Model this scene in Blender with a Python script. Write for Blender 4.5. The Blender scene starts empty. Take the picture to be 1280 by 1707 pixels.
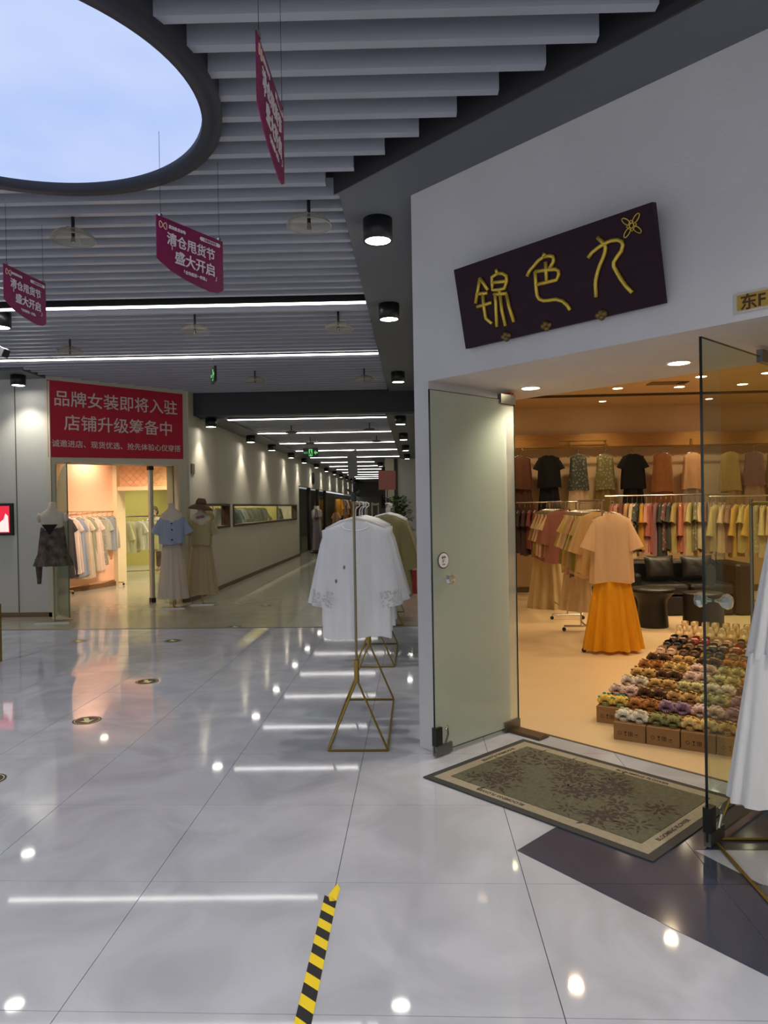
import bpy, math, random
from mathutils import Vector, Matrix
random.seed(7)
PI = math.pi
C = bpy.context.scene.collection
SC = bpy.context.scene

# ------------------------------------------------------------------ camera, world, exposure
cd = bpy.data.cameras.new('camera'); cam = bpy.data.objects.new('camera', cd); C.objects.link(cam)
F = 1207.25
cd.sensor_fit = 'HORIZONTAL'; cd.sensor_width = 36.0; cd.lens = F / 1280 * 36.0
cd.clip_start = 0.05; cd.clip_end = 200
yaw, pit, rol = 0.0443587, -0.0072750, 0.0171648
R = Matrix.Rotation(yaw, 3, 'Z') @ Matrix.Rotation(pit, 3, 'X') @ Matrix.Rotation(rol, 3, 'Y')
M = Matrix((( R[0][0], R[0][2], -R[0][1]), (R[1][0], R[1][2], -R[1][1]), (R[2][0], R[2][2], -R[2][1]))).to_4x4()
M.translation = (0, 0, 1.594)
cam.matrix_world = M
SC.camera = cam
w = bpy.data.worlds.new('world'); SC.world = w; w.use_nodes = True
w.node_tree.nodes['Background'].inputs[0].default_value = (0.90, 0.93, 1.0, 1)
w.node_tree.nodes['Background'].inputs[1].default_value = 0.40
SC.view_settings.view_transform = 'Standard'; SC.view_settings.look = 'None'
SC.view_settings.gamma = 1.0; SC.view_settings.use_curve_mapping = False
SC.view_settings.exposure = 0.96
SPOT_HALL, SPOT_SHOP, SPOT_REVEAL, LINE_E, SKY_E = 40.0, 40.0, 16.0, 4.6, 0.52

# ------------------------------------------------------------------ materials
MATS = {}
def lin(c):
    return tuple(((x/255)/12.92 if x/255 <= 0.04045 else ((x/255+0.055)/1.055)**2.4) for x in c) + (1.0,)
def mat(name, rgb=(128,128,128), rough=0.6, metal=0.0, noise=0.0, nscale=6.0, bump=0.0, bscale=40.0, spec=0.5,
        emit=0.0, ergb=None, kind=None, stretch=(1,1,1), objcol=False, transl=0.0, alpha=1.0):
    if name in MATS: return MATS[name]
    m = bpy.data.materials.new(name); m.use_nodes = True; MATS[name] = m
    nt = m.node_tree; N = nt.nodes; L = nt.links; P = N['Principled BSDF']; out = N['Material Output']
    P.inputs['Roughness'].default_value = rough; P.inputs['Metallic'].default_value = metal
    P.inputs['Specular IOR Level'].default_value = spec
    P.inputs['Base Color'].default_value = lin(rgb); P.inputs['Alpha'].default_value = alpha
    base = None
    if objcol:
        oi = N.new('ShaderNodeObjectInfo'); base = oi.outputs['Color']
    tc = N.new('ShaderNodeTexCoord'); mp = N.new('ShaderNodeMapping'); mp.inputs['Scale'].default_value = stretch
    L.new(tc.outputs['Object'], mp.inputs['Vector'])
    if noise > 0 or objcol:
        nz = N.new('ShaderNodeTexNoise'); nz.inputs['Scale'].default_value = nscale; nz.inputs['Detail'].default_value = 5
        L.new(mp.outputs[0], nz.inputs['Vector'])
        mr = N.new('ShaderNodeMapRange'); mr.inputs[1].default_value = 0.3; mr.inputs[2].default_value = 0.7
        mr.inputs[3].default_value = 1 - noise; mr.inputs[4].default_value = 1 + noise*0.5
        L.new(nz.outputs[0], mr.inputs[0])
        mx = N.new('ShaderNodeMix'); mx.data_type = 'RGBA'; mx.blend_type = 'MULTIPLY'; mx.inputs[0].default_value = 1
        if base: L.new(base, mx.inputs[6])
        else: mx.inputs[6].default_value = lin(rgb)
        L.new(mr.outputs[0], mx.inputs[7]); base = mx.outputs[2]
    if kind == 'print':      # flowered cloth
        vo = N.new('ShaderNodeTexVoronoi'); vo.inputs['Scale'].default_value = 22
        L.new(mp.outputs[0], vo.inputs['Vector'])
        cr = N.new('ShaderNodeValToRGB'); cr.color_ramp.elements[0].position = 0.22; cr.color_ramp.elements[0].color = (0.55,0.55,0.5,1)
        cr.color_ramp.elements[1].position = 0.4; cr.color_ramp.elements[1].color = (0.12,0.14,0.12,1)
        L.new(vo.outputs['Distance'], cr.inputs[0])
        m2 = N.new('ShaderNodeMix'); m2.data_type = 'RGBA'; m2.blend_type = 'MIX'; m2.inputs[0].default_value = 0.45
        L.new(base, m2.inputs[6]); L.new(cr.outputs[0], m2.inputs[7]); base = m2.outputs[2]
    if kind == 'marble':
        n1 = N.new('ShaderNodeTexNoise'); n1.inputs['Scale'].default_value = 1.6; n1.inputs['Detail'].default_value = 9
        n1.inputs['Distortion'].default_value = 1.6
        oi = N.new('ShaderNodeObjectInfo'); ge = N.new('ShaderNodeNewGeometry')
        L.new(ge.outputs['Position'], n1.inputs['Vector'])
        cr = N.new('ShaderNodeValToRGB'); cr.color_ramp.elements[0].position = 0.36; cr.color_ramp.elements[1].position = 0.64
        d = 0.95 if name == 'beige_polished_floor' else 0.86
        cr.color_ramp.elements[0].color = tuple(x*d for x in lin(rgb)[:3]) + (1,)
        cr.color_ramp.elements[1].color = tuple(min(1, x*1.08) for x in lin(rgb)[:3]) + (1,)
        L.new(n1.outputs[0], cr.inputs[0]); base = cr.outputs[0]
    if base: L.new(base, P.inputs['Base Color'])
    if bump > 0:
        bn = N.new('ShaderNodeTexNoise'); bn.inputs['Scale'].default_value = bscale; bn.inputs['Detail'].default_value = 3
        L.new(mp.outputs[0], bn.inputs['Vector'])
        b = N.new('ShaderNodeBump'); b.inputs['Strength'].default_value = bump; b.inputs['Distance'].default_value = 0.01
        L.new(bn.outputs[0], b.inputs['Height']); L.new(b.outputs[0], P.inputs['Normal'])
    if emit > 0:
        P.inputs['Emission Color'].default_value = lin(ergb or rgb); P.inputs['Emission Strength'].default_value = emit
    if transl > 0:
        tr = N.new('ShaderNodeBsdfTranslucent'); ms = N.new('ShaderNodeMixShader'); ms.inputs[0].default_value = transl
        if base: L.new(base, tr.inputs[0])
        else: tr.inputs[0].default_value = lin(rgb)
        L.new(P.outputs[0], ms.inputs[1]); L.new(tr.outputs[0], ms.inputs[2]); L.new(ms.outputs[0], out.inputs[0])
    return m
def glass(name, rgb, ior=1.5, haze=0.0, hrgb=(200,210,200)):
    m = bpy.data.materials.new(name); m.use_nodes = True; nt = m.node_tree; N = nt.nodes; L = nt.links
    for n in list(N):
        if n.type != 'OUTPUT_MATERIAL': N.remove(n)
    out = N['Material Output'] if 'Material Output' in N else N.new('ShaderNodeOutputMaterial')
    t = N.new('ShaderNodeBsdfTransparent'); t.inputs[0].default_value = lin(rgb)
    g = N.new('ShaderNodeBsdfGlossy'); g.inputs['Roughness'].default_value = 0.0
    fr = N.new('ShaderNodeFresnel'); ge = N.new('ShaderNodeNewGeometry'); mi = N.new('ShaderNodeMapRange'); mi.inputs[3].default_value = ior; mi.inputs[4].default_value = 1/ior
    L.new(ge.outputs['Backfacing'], mi.inputs[0]); L.new(mi.outputs[0], fr.inputs[0])
    ms = N.new('ShaderNodeMixShader'); L.new(fr.outputs[0], ms.inputs[0]); L.new(t.outputs[0], ms.inputs[1]); L.new(g.outputs[0], ms.inputs[2])
    last = ms
    if haze:
        df = N.new('ShaderNodeBsdfDiffuse'); df.inputs[0].default_value = lin(hrgb)
        m2 = N.new('ShaderNodeMixShader'); m2.inputs[0].default_value = haze
        L.new(ms.outputs[0], m2.inputs[1]); L.new(df.outputs[0], m2.inputs[2]); last = m2
    L.new(last.outputs[0], out.inputs[0]); MATS[name] = m
    return m

WHITE = mat('white_plaster', (205,203,205), 0.75, noise=0.04, nscale=3, bump=0.12, bscale=60)
WALLC = mat('corridor_paint', (196,190,172), 0.7, noise=0.03, nscale=2)
PANEL = mat('grey_white_panel', (190,190,185), 0.5, noise=0.03, nscale=1.5)
CREAM = mat('shop_cream_paint', (214,186,146), 0.7, noise=0.05, nscale=2)
PEACH = mat('peach_paint', (250,196,160), 0.7, noise=0.02)
OLIVE = mat('olive_paint', (190,178,100), 0.7, noise=0.02)
SOFFIT = mat('grey_soffit_metal', (104,108,116), 0.55, noise=0.03, nscale=1)
BEAM = mat('dark_beam_metal', (48,49,52), 0.6)
SLAT = mat('white_grey_baffle', (170,174,188), 0.32, noise=0.03, nscale=2, stretch=(1,8,8))
VOID = mat('dark_ceiling_void', (26,27,30), 0.9)
TILE = mat('pale_marble_tile', (180,184,199), 0.045, kind='marble', bump=0.004, bscale=7)
DTILE = mat('dark_marble_tile', (60,67,86), 0.10, kind='marble', bump=0.004, bscale=7)
GROUT = mat('dark_grout', (70,72,78), 0.8)
HALLF = mat('beige_polished_floor', (152,148,132), 0.16, kind='marble', bump=0.02, bscale=5)
SHOPF = mat('shop_floor', (214,188,150), 0.32, noise=0.04, nscale=2)
WOOD = mat('light_wood_band', (176,128,66), 0.5, noise=0.15, nscale=5, stretch=(1,1,12))
SKIRT = mat('brown_baseboard', (110,88,60), 0.6, noise=0.1)
BLACK = mat('black_metal', (22,23,25), 0.4, spec=0.5)
BLACKP = mat('black_plastic', (14,14,16), 0.5)
CHROME = mat('brushed_steel', (190,186,178), 0.25, metal=1.0)
GOLD = mat('brass_gold_tube', (150,126,62), 0.35, metal=0.85)
GOLDL = mat('gilded_letter', (214,184,70), 0.35, metal=0.5)
SILVER = mat('clamp_steel', (120,122,118), 0.35, metal=0.9)
PLUM = mat('dark_plum_lacquer', (40,8,28), 0.5, spec=0.25, noise=0.35, nscale=4, stretch=(1,6,6))
MAGENTA = mat('magenta_print', (132,16,78), 0.5, noise=0.25, nscale=3)
PRINTW = mat('white_ink', (235,228,232), 0.5)
CRIMSON = mat('crimson_banner_cloth', (176,8,44), 0.6, noise=0.08, nscale=4)
GREYINK = mat('grey_white_ink', (205,195,190), 0.6)
RED = mat('red_enamel', (150,20,20), 0.35)
LEATHER = mat('black_leather', (15,13,13), 0.38, noise=0.2, nscale=6, bump=0.35, bscale=22)
BROWNM = mat('dark_brown_frame', (62,44,30), 0.4)
CARD = mat('brown_cardboard', (150,112,70), 0.85, noise=0.08, nscale=12)
INK = mat('black_ink', (40,28,22), 0.8)
YEL = mat('yellow_tape', (236,208,20), 0.45); BLK = mat('black_tape', (20,20,26), 0.45)
FAB = mat('plain_cloth', objcol=True, rough=0.85, noise=0.10, nscale=9, bump=0.15, bscale=60, transl=0.2, stretch=(2,2,0.5))
FABP = mat('flowered_cloth', objcol=True, rough=0.85, noise=0.10, nscale=9, kind='print', transl=0.15)
SHEER = mat('sheer_cloth', objcol=True, rough=0.8, noise=0.06, nscale=7, transl=0.35, stretch=(3,3,0.5), alpha=0.93)
OBJC = mat('coloured_leather', objcol=True, rough=0.5, noise=0.12, nscale=30)
KNIT = mat('knitted_trim', objcol=True, rough=0.9, noise=0.25, nscale=70, bump=0.5, bscale=120)
SKIN = mat('skin', (196,150,120), 0.6); HAIR = mat('black_hair', (14,12,12), 0.5)
MANN = mat('cream_mannequin', (190,182,165), 0.55)
LEAF = mat('green_leaf', (46,84,30), 0.55, noise=0.3, nscale=9)
POT = mat('white_pot', (170,170,165), 0.5)
LAMPW = mat('lit_lamp', (255,250,240), emit=14.0, ergb=(255,250,240))
LAMPY = mat('lit_warm_lamp', (255,240,205), emit=14.0, ergb=(255,238,200))
LINEM = mat('lit_line_lamp', (255,252,250), emit=LINE_E, ergb=(255,250,245))
GREENL = mat('lit_green_pictogram', (120,230,130), emit=0.3, ergb=(120,230,130))
MATG = mat('grey_green_pile', (92,92,74), 0.95, noise=0.25, nscale=60, bump=0.4, bscale=200)
MATB = mat('beige_pile', (150,142,124), 0.95, noise=0.12, nscale=60)
MATD = mat('charcoal_rubber', (48,50,52), 0.8)
MATF = mat('plum_flower_pile', (66,54,52), 0.95, noise=0.3, nscale=60)
STKB = mat('black_floor_sticker', (34,34,34), 0.35); STKY = mat('yellow_white_sticker', (214,212,160), 0.4)
PLATE = mat('gold_number_plate', (186,150,66), 0.35, metal=0.4)
CLEARP = glass('clear_plastic', (235,232,225), haze=0.25, hrgb=(200,196,180))
GLASS_L = glass('green_door_glass', (212,226,212))
GLASS_H = glass('reflection_haze_door_glass', (214,226,212), haze=0.34, hrgb=(228,234,224))  # pale haze mixed into the glass stands in for reflections of the shop
GLASS_W = glass('window_glass', (236,238,232), ior=1.12)
GEDGE = mat('glass_edge', (14,24,20), 0.15)
CRYS = mat('crystal', (222,226,224), 0.04, metal=0.75, spec=1.0, alpha=0.8)
SKYM = None

# ------------------------------------------------------------------ mesh helpers
class MB:
    def __init__(s): s.v = []; s.f = []; s.m = []; s.smooth = False
    def add(s, vs, fs, mi=0):
        o = len(s.v); s.v += [tuple(v) for v in vs]; s.f += [tuple(i+o for i in f) for f in fs]; s.m += [mi]*len(fs); return s
    def box(s, x0, x1, y0, y1, z0, z1, mi=0, mtx=None):
        vs = [(x0,y0,z0),(x1,y0,z0),(x1,y1,z0),(x0,y1,z0),(x0,y0,z1),(x1,y0,z1),(x1,y1,z1),(x0,y1,z1)]
        if mtx: vs = [mtx @ Vector(v) for v in vs]
        return s.add(vs, [(0,3,2,1),(4,5,6,7),(0,1,5,4),(1,2,6,5),(2,3,7,6),(3,0,4,7)], mi)
    def prism(s, poly, z0, z1, mi=0):
        a = sum(poly[i][0]*poly[(i+1)%len(poly)][1]-poly[(i+1)%len(poly)][0]*poly[i][1] for i in range(len(poly)))
        if a < 0: poly = poly[::-1]
        n = len(poly); vs = [(x,y,z0) for x,y in poly] + [(x,y,z1) for x,y in poly]
        return s.add(vs, [tuple(range(n))[::-1], tuple(range(n,2*n))] + [(i,(i+1)%n,(i+1)%n+n,i+n) for i in range(n)], mi)
    def cyl(s, x, y, z0, z1, r0, r1=None, n=20, mi=0, caps=True):
        r1 = r0 if r1 is None else r1
        vs = [(x+r0*math.cos(2*PI*i/n), y+r0*math.sin(2*PI*i/n), z0) for i in range(n)] + \
             [(x+r1*math.cos(2*PI*i/n), y+r1*math.sin(2*PI*i/n), z1) for i in range(n)]
        fs = [(i,(i+1)%n,(i+1)%n+n,i+n) for i in range(n)]
        if caps: fs += [tuple(range(n))[::-1], tuple(range(n,2*n))]
        return s.add(vs, fs, mi)
    def lathe(s, prof, n=24, mi=0, x=0, y=0):
        vs = []; fs = []
        for r, z in prof: vs += [(x+r*math.cos(2*PI*i/n), y+r*math.sin(2*PI*i/n), z) for i in range(n)]
        for k in range(len(prof)-1):
            for i in range(n): fs.append((k*n+i, k*n+(i+1)%n, (k+1)*n+(i+1)%n, (k+1)*n+i))
        return s.add(vs, fs, mi)
    def tube(s, pts, r, n=8, mi=0, closed=False, caps=True):
        P = [Vector(p) for p in pts]; m = len(P); rs = r if isinstance(r, (list,tuple)) else [r]*m
        vs = []; ref = None
        for k in range(m):
            if closed: d = P[(k+1)%m]-P[k-1]
            else: d = P[min(k+1,m-1)]-P[max(k-1,0)]
            d.normalize()
            if ref is None: ref = d.orthogonal().normalized()
            a = (ref - d*ref.dot(d)); a = a.normalized() if a.length > 1e-6 else d.orthogonal().normalized(); ref = a; b = d.cross(a)
            vs += [P[k] + (a*math.cos(2*PI*i/n)+b*math.sin(2*PI*i/n))*rs[k] for i in range(n)]
        fs = []; K = m if closed else m-1
        for k in range(K):
            k2 = (k+1) % m
            for i in range(n): fs.append((k*n+i, k*n+(i+1)%n, k2*n+(i+1)%n, k2*n+i))
        if not closed and caps: fs += [tuple(range(n))[::-1], tuple(range((m-1)*n, m*n))]
        return s.add(vs, fs, mi)
    def blob(s, c, rx, ry, rz, n=8, k=5, mi=0):
        prof = []
        vs = [(c[0],c[1],c[2]-rz)]; fs = []
        for j in range(1,k):
            a = -PI/2+PI*j/k
            vs += [(c[0]+rx*math.cos(a)*math.cos(2*PI*i/n), c[1]+ry*math.cos(a)*math.sin(2*PI*i/n), c[2]+rz*math.sin(a)) for i in range(n)]
        vs.append((c[0],c[1],c[2]+rz)); t = len(vs)-1
        for i in range(n): fs.append((0,1+(i+1)%n,1+i))
        for j in range(k-2):
            for i in range(n): fs.append((1+j*n+i,1+j*n+(i+1)%n,1+(j+1)*n+(i+1)%n,1+(j+1)*n+i))
        for i in range(n): fs.append((t,1+(k-2)*n+i,1+(k-2)*n+(i+1)%n))
        return s.add(vs, fs, mi)
    def quad(s, a, b, c, d, mi=0): return s.add([a,b,c,d], [(0,1,2,3)], mi)
    def xf(s, mtx): s.v = [tuple(mtx @ Vector(v)) for v in s.v]; return s
    def sm(s): s.smooth = True; return s
    def mesh(s, name, mats):
        me = bpy.data.meshes.new(name); me.from_pydata(s.v, [], s.f)
        for m in (mats if isinstance(mats, (list,tuple)) else [mats]): me.materials.append(m)
        if any(s.m): me.polygons.foreach_set('material_index', s.m)
        if s.smooth: me.polygons.foreach_set('use_smooth', [True]*len(s.f))
        me.validate(); me.update(); return me
def link(name, me, parent=None, col=None, loc=None, rz=None):
    o = bpy.data.objects.new(name, me); C.objects.link(o)
    if parent: o.parent = parent
    if col: o.color = lin(col) if max(col[:3]) > 1.0 else col
    if loc: o.location = loc
    if rz is not None: o.rotation_euler[2] = rz
    return o
def part(name, mb, m, parent=None, col=None, label=None, loc=None, rz=None):
    me = mb.mesh(name, m) if isinstance(mb, MB) else mb
    o = link(name, me, parent, col, loc, rz)
    if label: o['label'] = label
    return o
def tag(o, label, cat, group=None, kind=None):
    o['label'] = label; o['category'] = cat
    if group: o['group'] = group
    if kind: o['kind'] = kind
    return o
def thing(name, label, cat, loc=(0,0,0), rz=0, group=None):
    o = bpy.data.objects.new(name, None); C.objects.link(o); o.location = loc; o.rotation_euler = (0,0,rz)
    o.empty_display_size = 0.1
    return tag(o, label, cat, group)
def struct(name, mb, m, parent=None, label=None):
    o = part(name, mb, m, parent)
    if parent is None: o['kind'] = 'structure'
    if label: o['label'] = label
    return o
ORD = ['first','second','third','fourth','fifth','sixth','seventh','eighth','ninth','tenth','eleventh','twelfth','thirteenth',
       'fourteenth','fifteenth','sixteenth','seventeenth','eighteenth','nineteenth','twentieth','twenty-first','twenty-second',
       'twenty-third','twenty-fourth','twenty-fifth','twenty-sixth','twenty-seventh','twenty-eighth','twenty-ninth','thirtieth']
def text_mesh(body, size, m, bold=0.0, ext=0.0015, width=None):
    cu = bpy.data.curves.new('lettering', 'FONT'); cu.body = body; cu.size = size; cu.offset = bold; cu.extrude = ext
    cu.align_x = 'CENTER'; cu.align_y = 'CENTER'; cu.resolution_u = 3
    o = bpy.data.objects.new('lettering', cu); C.objects.link(o)
    dg = bpy.context.evaluated_depsgraph_get(); me = bpy.data.meshes.new_from_object(o.evaluated_get(dg))
    bpy.data.objects.remove(o); me.materials.clear(); me.materials.append(m)
    xs = [v.co.x for v in me.vertices]; ys = [v.co.y for v in me.vertices]
    if xs:
        cx = (min(xs)+max(xs))/2; cy = (min(ys)+max(ys))/2; k = (width/(max(xs)-min(xs))) if width else 1
        for v in me.vertices: v.co.x = (v.co.x-cx)*k; v.co.y = (v.co.y-cy)*k
    return me
def frame(o, right, up):
    """orientation matrix: local x -> right, local y -> up, local z -> towards reader"""
    r = Vector(right).normalized(); u = Vector(up).normalized(); n = r.cross(u)
    m = Matrix(((r.x,u.x,n.x),(r.y,u.y,n.y),(r.z,u.z,n.z))).to_4x4(); m.translation = Vector(o); return m
def lettering(parent, body, size, m, pos, bold=0.0, width=None, name='lettering', z=0.002):
    o = part(name, text_mesh(body, size, m, bold, width=width), None, parent); o.location = (pos[0], pos[1], z); return o
def spot(parent, energy, color, angle=100, loc=(0,0,0), blend=0.6, r=0.05):
    l = bpy.data.lights.new('lamp_light', 'SPOT'); l.energy = energy; l.color = color; l.spot_size = math.radians(angle)
    l.spot_blend = blend; l.shadow_soft_size = r
    o = bpy.data.objects.new('lamp_light', l); C.objects.link(o); o.parent = parent; o.location = loc; return o

# shop facade frame: s runs along the 45 degree facade, t into the shop
ES = Vector((0.70711,-0.70711,0)); ET = Vector((0.70711,0.70711,0)); O0 = Vector((0,4.79,0))
def st(s, t): p = O0 + ES*s + ET*t; return (p.x, p.y)
def st3(s, t, z): p = O0 + ES*s + ET*t; return Vector((p.x, p.y, z))
def stp(l): return [st(a,b) for a,b in l]
def yr(x): return 0.032*(x+0.45)      # the hall ceiling is turned a little

# ------------------------------------------------------------------ floors
def clip(poly, a, b, c):   # keep a*x+b*y<=c
    out = []
    for i in range(len(poly)):
        p, q = poly[i], poly[(i+1)%len(poly)]; dp = a*p[0]+b*p[1]-c; dq = a*q[0]+b*q[1]-c
        if dp <= 0: out.append(p)
        if dp*dq < 0:
            t = dp/(dp-dq); out.append((p[0]+(q[0]-p[0])*t, p[1]+(q[1]-p[1])*t))
    return out
SQ = 0.70711
floor = struct('floor', MB().prism([(-14,-4),(9,-4),(9,9.62),(-14,9.62)], -0.12, -0.004), GROUT)
TX, TY, TS, G = -1.166, 2.2537, 0.8, 0.0016
for i in range(-11, 9):
    for j in range(-6, 10):
        x0 = TX+i*TS+G; x1 = TX+(i+1)*TS-G; y0 = TY+j*TS+G; y1 = TY+(j+1)*TS-G
        if y0 > 9.6 or y0 < -1.5: continue
        pl = clip([(x0,y0),(x1,y0),(x1,y1),(x0,y1)], 0, 1, 9.6)
        pl = clip(pl, SQ, SQ, SQ*4.79+0.79) if x0 > 0.1 or y1 < 5.9 and x1 > 0 and y0 > 4.5 and x0 > 0 else (clip(pl, 1, 0, 0.06) if x0 < 0.06 < x1 and y0 > 5.4 else pl)
        if len(pl) < 3: continue
        if x0 < -7.5 or (x0 > 2.4): 
            if y0 < 2: continue
        part('tile', MB().prism(pl, -0.03, 0.0), TILE, floor)
# dark stone inlay in front of the shop
dark_parts = [[(0.438,3.346),(1.15,2.465),(1.80,1.75),(2.3,2.5),(1.40,3.06),(0.95,3.62),(0.656,3.584)],
              [(0.95,3.62),(1.24,3.36),(2.1,3.36),(2.2,3.85),(1.2,3.85)],
              [(0.95,3.62),(1.40,3.06),(1.24,3.36)]]
def convex_clip_cells(poly):
    for i in range(-2, 6):
        for j in range(-2, 4):
            x0 = TX+i*TS+G; x1 = TX+(i+1)*TS-G; y0 = TY+j*TS+G; y1 = TY+(j+1)*TS-G
            q = clip(clip(clip(clip(poly,1,0,x1),-1,0,-x0),0,1,y1),0,-1,-y0)
            if len(q) >= 3: yield q
for dp in dark_parts:
    for q in convex_clip_cells(dp): part('dark_tile', MB().prism(q, 0.0002, 0.0022), DTILE, floor, label='dark grey-plum stone inlay')
hall = struct('floor.001', MB().prism([(-14,9.62),(0.02,9.62),(0.02,52),(-14,52)], -0.12, 0.0005), HALLF)
for sx in (-3.2, -1.8): part('joint', MB().box(sx-0.002,sx+0.002,9.7,40,0.0005,0.0012), GROUT, hall)
part('trim', MB().box(-12,0,9.615,9.66,0,0.0025), mat('joint_metal',(110,108,100),0.4), hall)
shopfl = struct('floor.002', MB().prism([(0.1,5.82)]+stp([(6.5,0.8)])+[(8.2,0.9),(8.2,13.1),(0.1,13.1)], -0.1, 0.003), SHOPF)
SKY_ = None

# ------------------------------------------------------------------ walls of the right-hand shop
W = MB()
W.prism(stp([(0,0),(0.13,0),(0.13,0.8),(-0.8,0.8)]), 0, 2.401)
W.prism(stp([(0,0),(5.6,0),(5.6,1.15),(-1.15,1.15)]), 2.4, 3.9)
W.prism(stp([(2.21,0),(5.6,0),(5.6,0.8),(2.21,0.8)]), 0, 2.401)
wr = struct('wall_right', W, WHITE, label='white plaster corner wall around the shop entrance')
cw = struct('wall_corridor_right', MB().box(0,0.12,6.417,25.1,0,3.9).box(0,0.12,5.922,6.416,0,2.399), WALLC)
struct('wall_shop_back', MB().box(0.12,8.1,13.0,13.15,0,3.9), CREAM)
struct('wall_shop_right', MB().box(8.0,8.15,0.5,13.0,0,3.9), CREAM)
struct('baseboard_shop', MB().box(0.13,8.0,12.97,13.0,0.003,0.12), SKIRT)
shopc = struct('ceiling_shop', MB().prism(stp([(-1.0,1.14),(5.6,1.14)])+[(8,1.9),(8,10.9),(0.12,10.9)], 3.2, 3.26), CREAM)
struct('ceiling_shop.001', MB().box(0.12,8.0,10.9,13.0,3.3,3.36), CREAM)
part('shadow_gap_strip', MB().box(0.12,8.0,10.84,10.9,3.17,3.2), mat('painted_shadow_gap',(70,58,42),0.7), shopc)  # dark strip painted in for the shadow gap at the ceiling edge
wb = struct('trim_1', MB().box(0.2,7.9,12.86,13.0,2.585,2.81), WOOD, label='light wood band above the wall rails')
# threshold joint
struct('trim_2', MB().prism(stp([(0.13,0.785),(2.21,0.785),(2.21,0.8),(0.13,0.8)]), 0.0, 0.005), mat('threshold_metal',(120,104,80),0.4,metal=0.5))
# ------------------------------------------------------------------ left side: chamfered facade of the far shop, walls
A = Vector((-5.57,10.83,0)); AS = Vector((SQ,SQ,0)); AT = Vector((-SQ,SQ,0))      # a: along facade, b: into the shop
def ab(a, b): p = A+AS*a+AT*b; return (p.x, p.y)
def ab3(a, b, z): p = A+AS*a+AT*b; return Vector((p.x, p.y, z))
W = MB()
W.prism([ab(0,0),ab(0.07,0),ab(0.07,0.5),ab(-0.3,0.5)], 0, 2.37)
W.prism([ab(0,0),ab(2.27,0),ab(2.27+0.4,0.5),ab(-0.3,0.5)], 2.37, 3.9)
W.prism([ab(2.13,0),ab(2.27,0),ab(2.27+0.4,0.5),ab(2.13,0.5)], 0, 2.37)
struct('wall_far_chamfer', W, WALLC)
W = MB(); W.box(-14,-5.56,10.83,11.0,0,3.9)
lw = struct('wall_left', W, PANEL, label='pale panelled wall left of the far shop')
for x in (-6.1,-7.3): part('panel_joint', MB().box(x-0.006,x+0.006,10.822,10.83,0.06,3.6), mat('joint_grey',(90,90,86),0.7), lw)
part('panel_joint', MB().box(-5.62,-5.55,10.80,10.83,0.0,3.6), WALLC, lw)
struct('baseboard_left', MB().box(-14,-5.57,10.80,10.83,0,0.07), SKIRT)
W = MB()
W.box(-4.07,-3.93,12.45,24.2,0,1.22); W.box(-4.07,-3.93,12.45,24.2,1.71,3.9); W.box(-4.07,-3.93,12.45,13.0,1.22,1.71)
W.box(-4.07,-3.93,15.1,15.4,1.22,1.71); W.box(-4.07,-3.93,23.66,24.2,1.22,1.71)
struct('wall_corridor_left', W, WALLC, label='long pale corridor wall with slot windows')
struct('wall_corridor_left.001', MB().box(-4.07,-3.93,24.2,50,2.352,3.9), WALLC, label='corridor wall above the shopfronts')
struct('wall_corridor_return', MB().box(-4.9,-4.13,24.2,24.35,0,2.35), WALLC)
struct('baseboard_corridor', MB().box(-3.93,-3.905,12.45,24.2,0,0.08), SKIRT)
struct('baseboard_chamfer', MB().prism([ab(2.13,-0.025),ab(2.29,-0.025),ab(2.27,0),ab(2.13,0)],0,0.08), SKIRT)
for n,(y0,y1) in enumerate(((13.0,15.1),(15.4,23.66))):
    f = MB(); e = 0.045
    f.box(-4.08,-3.91,y0,y1,1.22,1.22+e); f.box(-4.08,-3.91,y0,y1,1.71-e,1.71); f.box(-4.08,-3.91,y0,y0+e,1.22+e,1.71-e); f.box(-4.08,-3.91,y1-e*2,y1,1.22+e,1.71-e)
    wo = struct('window_%d'%(n+1), f, BROWNM, label=('short' if n==0 else 'long')+' slot window in a dark brown frame')
    part('pane', MB().box(-4.01,-4.0,y0+e,y1-2*e,1.22+e,1.71-e), GLASS_W, wo)
# far end and pier on the right of the corridor
struct('wall_far_end', MB().box(-5,0.1,50,50.2,0,3.4), PANEL)
pr = struct('wall_pier', MB().box(-1.05,0,25.1,50,0,3.4), PANEL)
part('column_face', MB().box(-1.05,-0.74,25.0,25.1,0,3.25), WALLC, pr)
part('dark_strip', MB().box(-0.74,-0.62,25.03,25.1,0,3.25), BEAM, pr)
# interior of the far left shop
W = MB(); W.prism([(-7.85,10.99),(-7.70,10.99),(-6.5,15.35),(-6.62,15.45)],0,3.0); struct('wall_far_shop_peach', W, PEACH)
struct('wall_far_shop_pillar', MB().prism([(-6.66,15.3),(-6.42,15.3),(-6.42,15.75),(-6.66,15.75)],0,2.9), mat('cream_pillar',(226,206,165),0.6))
struct('wall_far_shop_header', MB().box(-6.42,-4.07,15.35,15.5,2.04,2.12).box(-6.42,-4.07,15.35,15.5,2.62,3.0).box(-6.42,-4.07,15.47,15.5,2.12,2.62), PEACH)
struct('wall_far_shop_back', MB().box(-11,-4.07,21,21.15,0,3.2), OLIVE)
struct('wall_far_shop_side', MB().box(-11,-10.9,11,21,0,3.2), OLIVE)
struct('ceiling_far_shop', MB().prism([(-11,11.35),(-5.7,11.35),(-4.07,12.98),(-4.07,24.2),(-11,24.2)],3.0,3.05), WALLC)
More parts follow.
